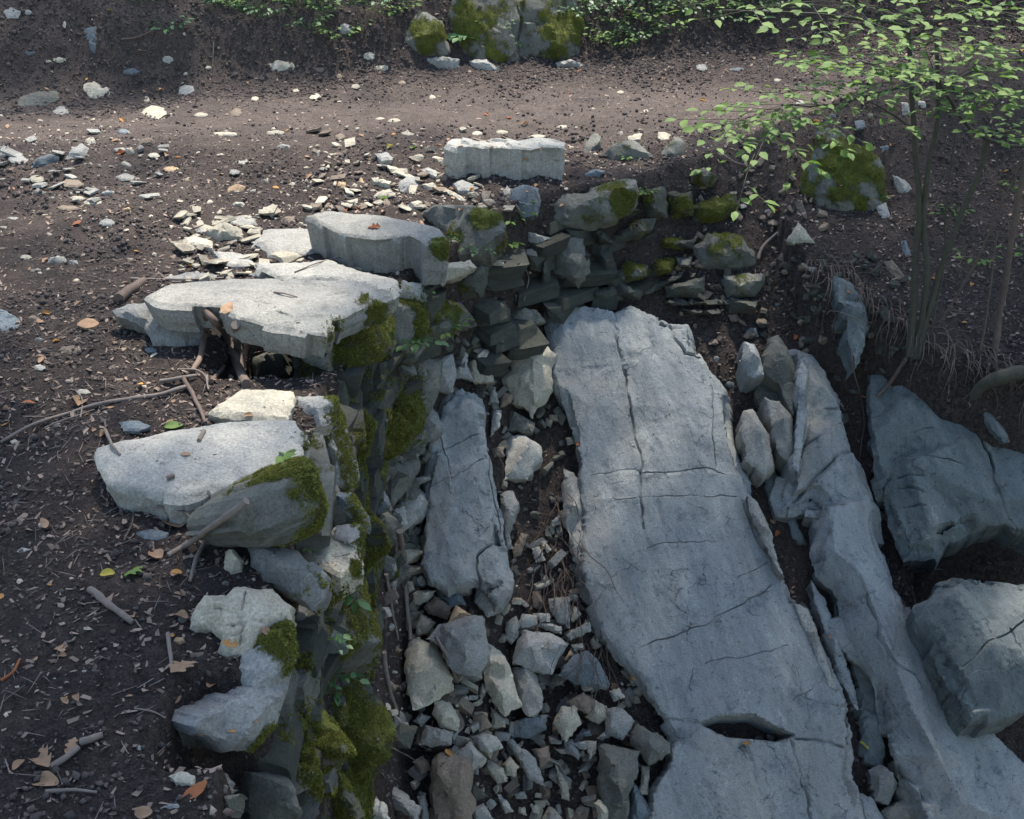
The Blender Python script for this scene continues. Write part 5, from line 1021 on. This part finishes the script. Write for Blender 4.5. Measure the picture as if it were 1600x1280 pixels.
FL = [((285,1048),.10,'d','large tan fallen oak leaf beside the grey twig stub at left'),((68,1195),.08,'d','tan fallen leaf near the bottom left'),((68,1222),.09,'d','pale notched fallen leaf below the tan one at bottom left'),((305,1238),.08,'r','pinkish curled leaf above the bottom left grey stone'),
 ((208,898),.09,'g','green leaf lying in the soil below the lower cap slab'),((168,898),.05,'y','small yellow leaf left of the green leaf'),((125,634),.09,'d','brown and yellow leaf on the long crooked branch'),((45,630),.05,'r','rusty curled leaf at the far left by the crooked branch'),
 ((272,668),.08,'g','fresh green leaf at the back edge of lower cap slab'),((290,710),.04,'d','small brown bud on the lower cap slab'),((388,650),.04,'d','small dry leaf on the front of bright cream slab'),((270,820),.10,'d','pale lobed leaf on the soil under the lower cap slab'),
 ((245,870),.09,'d','grey tan leaf at the lower end of the straight pale stick'),((70,820),.06,'d','pale dry leaf on the left soil'),((138,508),.10,'d','flat brown leaf left of the grey split wedge'),((355,485),.08,'d','crumpled dead leaves caught in the notch of the cap slab'),
 ((222,80),.08,'d','tan leaf on the bank at upper left'),((170,17),.05,'y','pale yellow leaf at the top left of the bank'),((345,348),.05,'d','dead leaf on the soil above the cream rubble'),((1165,1135+28),.06,'o','orange leaf in the hollow of the huge slab'),
 ((1218,1146),.07,'o','orange brown leaf at the right end of the slab hollow'),((1232,1150),.06,'g','pale green leaf at the right end of the slab hollow'),((1350,1166),.06,'y','yellow leaf in the right channel'),((1298,995),.04,'d','brown leaf in the narrow right channel'),
 ((1208,815),.05,'d','brown leaf between huge slab and narrow slabs'),((1215,835),.05,'r','reddish leaf just below the one between the slabs'),((1255,535),.07,'d','pale dry leaf at the top of long fractured slab'),((1242,528),.05,'r','small rusty leaf at the top of the pointed slab'),
 ((1312,518),.05,'g','bright green leaf on dark soil above the fractured slab'),((1320,650),.04,'o','small orange leaf at the right edge of fractured slab'),((1350,620),.04,'o','orange leaf in the dark soil gap by the long root'),((1548,880),.06,'d','brown leaf on dark soil above the angular dark boulder'),
 ((905,695),.04,'r','tiny red leaf beside the dark soil strip'),((700,1130+48),.05,'o','dead orange leaf beneath the egg shaped cream stone'),((960,1075),.06,'d','brown leaf on the roots beside the blue grey stone'),((990,1060),.05,'o','curled brown leaf at the lower left edge of huge slab'),
 ((1215,330),.05,'r','red brown leaf on the slope below the moss capped boulder'),((1275,190),.05,'o','orange leaf on the path above the moss capped boulder'),((1098,157),.06,'o','orange dead leaf alone on the right of path'),((1035,123),.05,'d','tan leaf on the path near the right bank foot'),
 ((760,180),.05,'r','rust coloured leaf in the middle of path'),((890,146),.04,'r','small rust leaf on the path below the mossy outcrop'),((795,185),.05,'r','rust leaf just right of the leaf in mid path'),((820,195),.06,'d','dead leaf on path above the long pale block'),
 ((905,112),.05,'r','red leaf at the right foot of mossy outcrop'),((100,160),.04,'r','rusty leaf by the dark topped stone at far left'),((205,143),.05,'d','brown leaf right of the pale rounded boulder'),((190,240),.06,'r','rust brown leaf among stones on the left of path'),
 ((180,220),.06,'d','tan leaf above the left rubble stones'),((260,243),.05,'d','brown leaf right of the brown flat stone'),((540,328),.06,'r','reddish dead leaf on the soil behind thick flat topped block'),((560,326),.07,'r','second reddish leaf behind the thick flat topped block'),
 ((600,332),.06,'d','brown leaf at the back edge of thick flat topped block'),((585,356),.07,'r','dry rusty leaf on top of the thick flat topped block'),((660,350),.05,'d','small dry leaf near the right end of thick flat topped block'),((295,395),.07,'r','rust coloured leaf left of the cream rubble'),
 ((120,350),.06,'r','brown leaf on the left soil above the flat stones'),((600,230+82),.05,'g','small yellow green leaf in the stones by the cream pointed stone'),((645,232),.06,'g','fresh green leaf left of the long pale block'),((610,231),.05,'y','yellowish leaf on gravel left of the fresh green leaf')]
M_DEADO = simple('orange_leaf', (.30, .13, .03), (.50, .27, .08), 25, .8, .4, .003, .15); M_YEL = simple('yellow_leaf', (.35, .28, .04), (.5, .42, .08), 25, .7, .4, .003, .2)
LM = {'d': M_DEAD, 'r': M_DEADR, 'g': M_LEAF, 'o': M_DEADO, 'y': M_YEL}
for (px, py), sz, k, lb in FL: leaf_obj(surf(px, py, .004), sz, LM[k], 'leaf' if k in 'gy' else 'dead_leaf', lb, 'leaf')
for i in range(150):
    px, py, g_ = rt.choice([(rt.uniform(0, 420), rt.uniform(880, 1280), 'a'), (rt.uniform(0, 330), rt.uniform(380, 680), 'b'), (rt.uniform(480, 900), rt.uniform(210, 330), 'c'), (rt.uniform(1250, 1600), rt.uniform(170, 520), 'd'), (rt.uniform(900, 1600), rt.uniform(0, 110), 'e'), (rt.uniform(0, 500), rt.uniform(60, 300), 'f')])
    lb, gr = {'a': ('small brown dead leaf in the dark soil of the lower left corner', 'dead leaves in the lower left'), 'b': ('small brown dead leaf on the soil left of the cap slabs', 'dead leaves left of the cap slabs'), 'c': ('small dead leaf in the gravel around the long pale block', 'dead leaves around the long block'),
       'd': ('dead leaf on the root filled soil under the shrub', 'dead leaves under the shrub'), 'e': ('pale dead leaf on the upper right bank', 'dead leaves on the upper right bank'), 'f': ('small dead leaf on the upper left bank or path', 'dead leaves on the upper left')}[g_]
    leaf_obj(surf(px, py, .003), rt.uniform(.022, .055), M_DEAD if rt.random() < .7 else M_DEADO, 'dead_leaf', lb, 'leaf', gr)
def leaves(P, dirs, sizes, mat, name, parent, rng=RNG, droop=.25, up=(0, 0, 1)):
    """leaf blades growing from points P along dirs"""
    D = np.array(dirs, float); D[:, 2] -= droop*rng.random(len(D)); D /= np.linalg.norm(D, axis=1)[:, None]
    Uv = np.array(up)[None] + rng.normal(size=D.shape)*.28; Yv = np.cross(Uv, D); Yv /= np.linalg.norm(Yv, axis=1)[:, None]; Zv = np.cross(D, Yv)
    R = np.stack([D, Yv, Zv], -1); return merge(name, LF_V, LF_F, np.array(P), R, np.array(sizes), mat, .08, parent=parent)
def plant(px, py, label, n=9, size=.045, reach=.10, mat=M_LEAFD, name='plant', cat='plant', spread=None, hang=0.0, rs=0):
    rg = np.random.default_rng(int(px*3+py)+rs); c0 = surf(px, py, .01); root = empty(name, c0); tag(root, label, cat); mb = MB(); PP = []; DD = []; SS = []
    for i in range(n):
        a = rg.uniform(0, 6.28); L_ = reach*rg.uniform(.4, 1.1); u = np.array([math.cos(a), math.sin(a)*.8, 0]); b = c0 + u*(spread or 0)*rg.random()
        e = b + u*L_ + np.array([0, 0, L_*(.9-hang*2.2)*rg.uniform(.6, 1.1)]); m_ = (b+e)/2+np.array([0, 0, L_*.22])
        mb.add(tube([b, m_, e], [.0018, .0014, .001], 4))
        for k, f in enumerate((1.0, .72, .5)):
            if k and rg.random() < .35: continue
            q = b*(1-f)+e*f + np.array([0, 0, .22*L_*4*f*(1-f)*.5]); s_ = (1 if k % 2 else -1); dr = u*(.4 if k else 1) + np.array([-u[1], u[0], 0])*s_*(.9 if k else .1)
            PP.append(q); DD.append(dr); SS.append(size*rg.uniform(.6, 1.15)*(1 if not k else .8))
    link_mesh('stem', mb.V, mb.F, M_LEAFD, parent=root, smooth=60); leaves(PP, DD, SS, mat, 'foliage', root, rg); return root
plant(800, 355, 'bright green leafy seedling at the corner above the dark gap', 11, .055, .14, M_LEAF)
plant(798, 378, 'single broad toothed green leaf hanging below the seedling', 3, .085, .04, M_LEAF, hang=.6)
plant(650, 530, 'broad leaved green plant hanging over the wall corner', 12, .062, .13, M_LEAFD, hang=.35, spread=.06)
plant(700, 522, 'pale green leafy spray right of the broad leaved plant', 10, .05, .13, M_LEAF, hang=.2)
plant(660, 468, 'thin yellow green sprig on the wall top corner', 5, .035, .10, M_LEAF)
plant(520, 1060, 'dark green nettle hanging down the mossy wall face', 9, .065, .12, M_LEAFD, hang=.6)
plant(515, 1000, 'small green sprig above the hanging nettle', 6, .04, .09, M_LEAFD, hang=.4)
plant(553, 944, 'round pale green leaf on the mossy wall face', 2, .07, .03, M_LEAFD)
plant(440, 715, 'pale green leaf at the mossy corner of lower cap slab', 2, .06, .02, M_LEAF)
plant(490, 862, 'tiny green seedling on the cracked cream stone', 3, .025, .04, M_LEAF)
plant(1010, 305, 'yellow green rosette on the long mossy block end', 8, .045, .06, M_LEAF)
plant(978, 250, 'small bright fern tuft on the mossy sloping boulder', 6, .035, .05, M_LEAF)
plant(706, 370, 'tiny creeping ivy on the mossy ledge stone', 9, .022, .06, M_LEAF, hang=.5, spread=.03)
plant(740, 385, 'dark creeping plant at the base of the mossy ledge stone', 10, .03, .08, M_LEAFD, hang=.5, spread=.05)
plant(1375, 310, 'small ivy sprig on the right side of moss capped boulder', 7, .035, .08, M_LEAF, hang=.3)
plant(722, 55, 'long strap leaved fern in the cleft of the mossy outcrop', 9, .12, .06, M_LEAFD, 'fern', 'fern', hang=.5)
plant(820, 75, 'small leafy creeper in the lower cleft of mossy outcrop', 10, .035, .08, M_LEAFD, spread=.05)
plant(780, 45, 'small leaves scattered over the middle of mossy outcrop', 12, .03, .08, M_LEAF, spread=.15)
plant(262, 48, 'dark green ivy patch on the bank at upper left', 14, .065, .12, M_LEAFD, spread=.12)
plant(225, 6, 'trailing ivy at the top edge of photo upper left', 12, .06, .15, M_LEAFD, spread=.15)
BK = [(345,8),(385,18),(415,28),(440,5),(470,10),(505,18),(480,45),(530,60),(590,10),(608,24),(560,8),(920,8),(945,20),(965,40),(985,12),(1010,30),(1030,10),(1045,50),(1060,25),(1085,15),(1110,32),(1130,12),(1000,60),(940,66),(1150,35),(1180,22),(1215,12),(970,72),(900,25)]
for i, (px, py) in enumerate(BK):
    left = px < 700
    o = plant(px, py, None, 20, .055, .17, M_LEAF if i % 2 else M_LEAFD, 'seedling_plant', 'plant', spread=.10)
    tag(o, 'small green ground plant on the bank left of the mossy outcrop' if left else 'small green ground plant on the bank right of the mossy outcrop', 'plant', 'plants on the bank left of outcrop' if left else 'plants on the bank right of outcrop')
for px, py, lb in ((1585,300,'bright green leaves beside the dark stem at the right edge'),(1595,400,'dark leafy sprig low at the right edge'),(1480,340,'two small green leaves on a thin twig right of the stems'),(1520,415,'low green sprig in the soil right of the shrub stems')):
    plant(px, py, lb, 7, .05, .12, M_LEAF, spread=.04)
# ------------------------------------------------------------------ the shrub
def poly3(c): return [pt(c[i], c[i+1], c[i+2]) for i in range(0, len(c), 3)]
b0 = surf(1425, 545); D0 = float(np.dot(b0-CAM, FW)); print('shrub depth', D0)
sh = empty('leafy_shrub', b0); tag(sh, 'slender many stemmed green shrub growing from the soil edge at right', 'shrub')
d0 = D0-.03
ST = [([1422,556,d0, 1428,480,d0-.12, 1430,400,d0-.25, 1436,330,d0-.37, 1430,230,d0-.5, 1424,130,d0-.65, 1418,-30,d0-.9], .023, .012, 'trunk'),
 ([1428,560,d0, 1440,500,d0-.1, 1448,420,d0-.25, 1442,340,d0-.35, 1452,250,d0-.5, 1466,180,d0-.6, 1462,60,d0-.8], .020, .011, 'trunk'),
 ([1434,560,d0, 1450,490,d0-.12, 1470,420,d0-.25, 1500,340,d0-.4, 1530,270,d0-.5, 1545,215,d0-.6], .020, .013, 'trunk'),
 ([1456,520,d0-.1, 1475,400,d0-.25, 1480,300,d0-.4, 1495,200,d0-.55], .006, .004, 'trunk'),
 ([1545,218,d0-.6, 1510,195,d0-.7, 1480,150,d0-.85, 1455,115,d0-1.0, 1400,118,d0-1.2, 1330,112,d0-1.4], .013, .005, 'branch'),
 ([1545,218,d0-.6, 1580,228,d0-.6, 1640,232,d0-.65], .012, .008, 'branch'),
 ([1430,130,d0-.65, 1390,140,d0-.8, 1340,155,d0-.95, 1290,165,d0-1.1, 1220,165,d0-1.2], .010, .003, 'branch'),
 ([1424,200,d0-.55, 1380,170,d0-.7, 1330,145,d0-.9], .007, .003, 'branch'),
 ([1466,150,d0-.65, 1520,110,d0-.8, 1600,90,d0-.9], .008, .004, 'branch'),
 ([1420,60,d0-.75, 1480,30,d0-1, 1560,10,d0-1.2, 1640,-5,d0-1.3], .008, .004, 'branch'),
 ([1420,40,d0-.8, 1350,30,d0-1.1, 1250,20,d0-1.4, 1130,15,d0-1.6], .009, .003, 'branch')]
for c, r0, r1, nm in ST:
    q = poly3(c); V, Fc = tube(q, np.linspace(r0, r1, len(q)), 9, .006, len(c)); link_mesh(nm, V, Fc, M_BARK, parent=sh, smooth=60)
s2 = empty('sapling', surf(1555, 545)); tag(s2, 'dark thin leaning sapling stems at the right edge of the photo', 'sapling'); dd0 = dep(1555, 545)-.05
for c, r0, r1 in (([1552,560,dd0, 1565,480,dd0-.1, 1580,380,dd0-.3, 1598,280,dd0-.45, 1625,150,dd0-.6], .020, .014), ([1470,500,dd0+.1, 1520,420,dd0-.1, 1560,330,dd0-.3, 1600,250,dd0-.45], .008, .006), ([1530,560,dd0, 1545,470,dd0-.15, 1560,360,dd0-.3], .007, .004)):
    q = poly3(c); V, Fc = tube(q, np.linspace(r0, r1, len(q)), 7, .006, 3); link_mesh('stem', V, Fc, M_ROOT, parent=s2, smooth=60)
# leafy sprays: start px,py,depth offset -> end
rg = np.random.default_rng(21); mb = MB(); PP = []; DD = []; SS = []
def spray(a, b, nleaf, size, fan=.22, subs=5):
    a, b = pt(*a), pt(*b); L_ = np.linalg.norm(b-a); ax = (b-a)/L_; side = norm(np.cross(ax, [0, 0, 1])); m_ = (a+b)/2+np.array([0, 0, .05*L_])
    mb.add(tube([a, m_, b], [.003, .002, .001], 4, .004, int(abs(a[0]*99))))
    lines = [(a, b)]
    for k in range(subs):
        f = .15+.75*(k+rg.random()*.5)/subs; p = a*(1-f)+b*f+np.array([0, 0, .2*L_*f*(1-f)*.9]); s_ = 1 if k % 2 else -1
        e = p + (ax*.75+side*s_*.75)*L_*fan*2*(1.1-f*.6)*rg.uniform(.7, 1.1)+np.array([0, 0, rg.uniform(-.05, .02)*L_]); lines.append((p, e)); mb.add(tube([p, (p+e)/2, e], [.0015, .0012, .0008], 3))
    for p, e in lines:
        l_ = np.linalg.norm(e-p); u = (e-p)/l_; sd_ = norm(np.cross(u, [0, 0, 1])); n_ = max(3, int(nleaf*l_/L_/1.2))
        for j in range(n_):
            f = (j+.6)/n_; s_ = 1 if j % 2 else -1
            PP.append(p*(1-f)+e*f); DD.append(u*.6+sd_*s_*.8+rg.normal(size=3)*.15); SS.append(size*rg.uniform(.65, 1.15))
        PP.append(e); DD.append(u); SS.append(size)
q = d0
SP = [((1420,40,q-.8),(1180,10,q-1.7)),((1400,35,q-.9),(1090,30,q-1.9)),((1380,45,q-1),(1240,60,q-1.8)),((1420,30,q-.8),(1300,-10,q-1.5)),((1420,60,q-.8),(1340,75,q-1.6)),((1440,20,q-.8),(1400,0,q-1.9)),((1460,30,q-.9),(1520,20,q-1.9)),
 ((1480,30,q-1),(1600,30,q-1.8)),((1500,20,q-1.1),(1620,-5,q-1.7)),((1420,100,q-.7),(1300,95,q-1.6)),((1425,120,q-.7),(1260,110,q-1.4)),((1440,110,q-.8),(1480,90,q-1.8)),((1466,140,q-.7),(1560,100,q-1.5)),((1500,120,q-.8),(1620,110,q-1.4)),((1520,105,q-.9),(1600,70,q-1.6)),
 ((1430,130,q-.7),(1370,105,q-1.7)),((1430,150,q-.7),(1480,130,q-1.9)),((1424,140,q-.7),(1330,150,q-1.5)),((1400,138,q-.8),(1280,145,q-1.3)),((1340,155,q-1),(1200,150,q-1.5)),((1300,165,q-1.1),(1150,190,q-1.6)),((1240,168,q-1.1),(1130,215,q-1.5)),((1220,170,q-1.2),(1100,220,q-1.9)),
 ((1460,160,q-.7),(1540,150,q-1.6)),((1466,180,q-.7),(1590,165,q-1.5)),((1540,215,q-.7),(1620,190,q-1.3)),((1560,225,q-.7),(1600,215,q-1.5)),((1480,150,q-.9),(1420,125,q-2)),((1330,112,q-1.4),(1240,100,q-1.9)),((1380,118,q-1.2),(1330,130,q-2.1)),
 ((1560,225,q-.6),(1500,170,q-1.6)),((1440,60,q-.8),(1560,55,q-1.9)),((1430,80,q-.8),(1500,75,q-1.7)),((1460,120,q-.8),(1420,90,q-2.2)),((1400,30,q-.9),(1290,40,q-2.2)),((1510,195,q-.7),(1560,140,q-1.9))]
for a, b in SP: spray(a, b, 7, .066, subs=5)
for a, b in (((1230,165,q-1.2),(1180,250,q-1.9)),((1180,180,q-1.4),(1110,240,q-2.1)),((1240,170,q-1.2),(1230,285,q-1.8)),((1200,190,q-1.4),(1150,330,q-2.0)),((1340,160,q-1),(1290,225,q-1.9)),((1380,170,q-.8),(1240,235,q-1.7)),((1250,160,q-1.1),(1160,160,q-1.9))): spray(a, b, 4, .062, .20, 3)
link_mesh('twig', mb.V, mb.F, M_BARK, parent=sh, smooth=None); leaves(PP, DD, SS, M_LEAF, 'crown', sh, rg, .2); print('shrub leaves', len(PP))
# ------------------------------------------------------------------ unseen trees outside the frame, crowns shaped to shade the clearing
SH = [(520, 340, 430, 150, 1.0), (760, 180, 500, 60, .8), (350, 540, 280, 110, .9), (330, 700, 200, 80, .85), (480, 880, 130, 110, .7), (1040, 620, 190, 220, 1.0), (760, 600, 130, 130, .7), (850, 40, 200, 50, .8), (1420, 90, 250, 70, .85), (780, 1050, 190, 90, .45), (1230, 640, 90, 110, .6), (1290, 260, 60, 60, .6), (150, 200, 250, 120, .7), (400, 980, 60, 60, .6)]  # spots left sunlit; leaf clumps are placed to shade the rest
def lit(px, py): return max([a*math.exp(-(((px-x)/w_)**2+((py-y)/h_)**2)**1.5) for x, y, w_, h_, a in SH])
TR = [(np.array([-7.6, 9.5, 0.]), 'unseen forest tree left of the clearing, crown shaped to shade it'), (np.array([8.6, 12.5, .6]), 'unseen forest tree right of the clearing, crown shaped to shade it'), (np.array([-7.0, 3.0, 0.]), 'unseen forest tree behind and left of the viewpoint, crown shaped for shade')]
PT = [[], [], []]; rc = random.Random(3); cnt = 0
sdn = np.array(sd)
while cnt < 1000:
    px, py = rc.uniform(-150, 1800), rc.uniform(-80, 1450)
    if rc.random() < lit(px, py)**.5*1.02: continue
    g = hit(px, py); zt = rc.uniform(8.0, 12.0); c = g + sdn*((zt-g[2])/sdn[2])
    i = int(np.argmin([np.linalg.norm(c[:2]-t_[0][:2]) for t_ in TR])); PT[i].append(c); cnt += 1
for (base, lb), pts_ in zip(TR, PT):
    root = empty('shade_tree', base); tag(root, lb, 'tree'); top = base+np.array([.2, .1, 13.5])
    V, Fc = tube([base-[0, 0, .4], base+[.1, 0, 3], base+[.0, .1, 6], top], [.22, .17, .12, .05], 12, .02, 1); link_mesh('trunk', V, Fc, M_BARK, parent=root, smooth=60)
    if base[0] > 0: pts_ += [np.array([rc.uniform(1.0, 7), rc.uniform(-2, 5.0), rc.uniform(4.6, 6.5)]) for _ in range(210)] + [np.array([rc.uniform(4.6, 7.5), rc.uniform(-1, 5.5), rc.uniform(.5, 5)]) for _ in range(160)]  # extra unseen leaf clumps added to block skylight over the right side
    elif base[1] < 5: pts_ += [np.array([rc.uniform(-6, 1.5), rc.uniform(-3.5, .8), rc.uniform(4.4, 6.5)]) for _ in range(200)]  # more unseen clumps added behind the camera to cut skylight
    mb = MB(); PP = []; DD = []; SS = []
    for j, c in enumerate(pts_):
        if j % 9 == 0: mb.add(tube([base+[0, 0, 4+rc.random()*4], (base+[0, 0, 6.5]+c)/2+[0, 0, .5], c], [.05, .03, .008], 5, .03, j))
        for k in range(13):
            PP.append(c+rg.normal(size=3)*[.20, .20, .10]); DD.append(rg.normal(size=3)*[1, 1, .3]); SS.append(rg.uniform(.08, .14))
    link_mesh('limb', mb.V, mb.F, M_BARK, parent=root, smooth=None); leaves(PP, DD, SS, M_CANOPY, 'crown', root, rg)
# ------------------------------------------------------------------ names for the stones that have none yet
TW = {'g': 'grey', 'b': 'blue grey', 'c': 'cream', 'p': 'pale grey', 'n': 'brown', 'o': 'ochre', 'd': 'dark mossy', 'l': 'greyish green'}
LMK = [r for r in ROCKS if r['lm']]
pend = {}
for r in ROCKS:
    if r['label']: continue
    tw = 'dark' if r['tone'] == 'd' and not r['moss'] else TW[r['tone']]
    if r['moss'] and 'mossy' not in tw: tw = 'mossy ' + tw
    sz_ = 'tiny' if r['area'] < 110 else 'small' if r['area'] < 700 else 'middling'; kd = 'flat stone' if r['mode'] == 'u' else 'stone'
    L_ = min(LMK, key=lambda l: min(math.hypot(r['px']-a, r['py']-b) for a, b in l['poly']))
    dx, dy = r['px']-L_['px'], r['py']-L_['py']
    rel = ('right of' if dx > 0 else 'left of') if abs(dx) > abs(dy) else ('below' if dy > 0 else 'above')
    pend.setdefault((sz_, tw, kd, rel, L_['lm']), []).append((math.hypot(dx, dy), r))
ORD = ['nearest', 'second nearest', 'third nearest', 'fourth nearest', 'fifth nearest', 'sixth nearest', 'seventh nearest', 'eighth nearest', 'ninth nearest', 'tenth nearest']
for (sz_, tw, kd, rel, lm), L_ in pend.items():
    L_.sort(key=lambda q_: q_[0])
    for i, (_, r) in enumerate(L_):
        if len(L_) == 1: r['o']['label'] = f'{sz_} {tw} {kd} {rel} {lm}'
        elif i < 10: r['o']['label'] = f'{ORD[i]} {sz_} {tw} {kd} {rel} {lm}'
        else: r['o']['label'] = f'{sz_} {tw} {kd} far {rel} {lm}'; r['o']['group'] = f'{tw} stones {rel} {lm}'
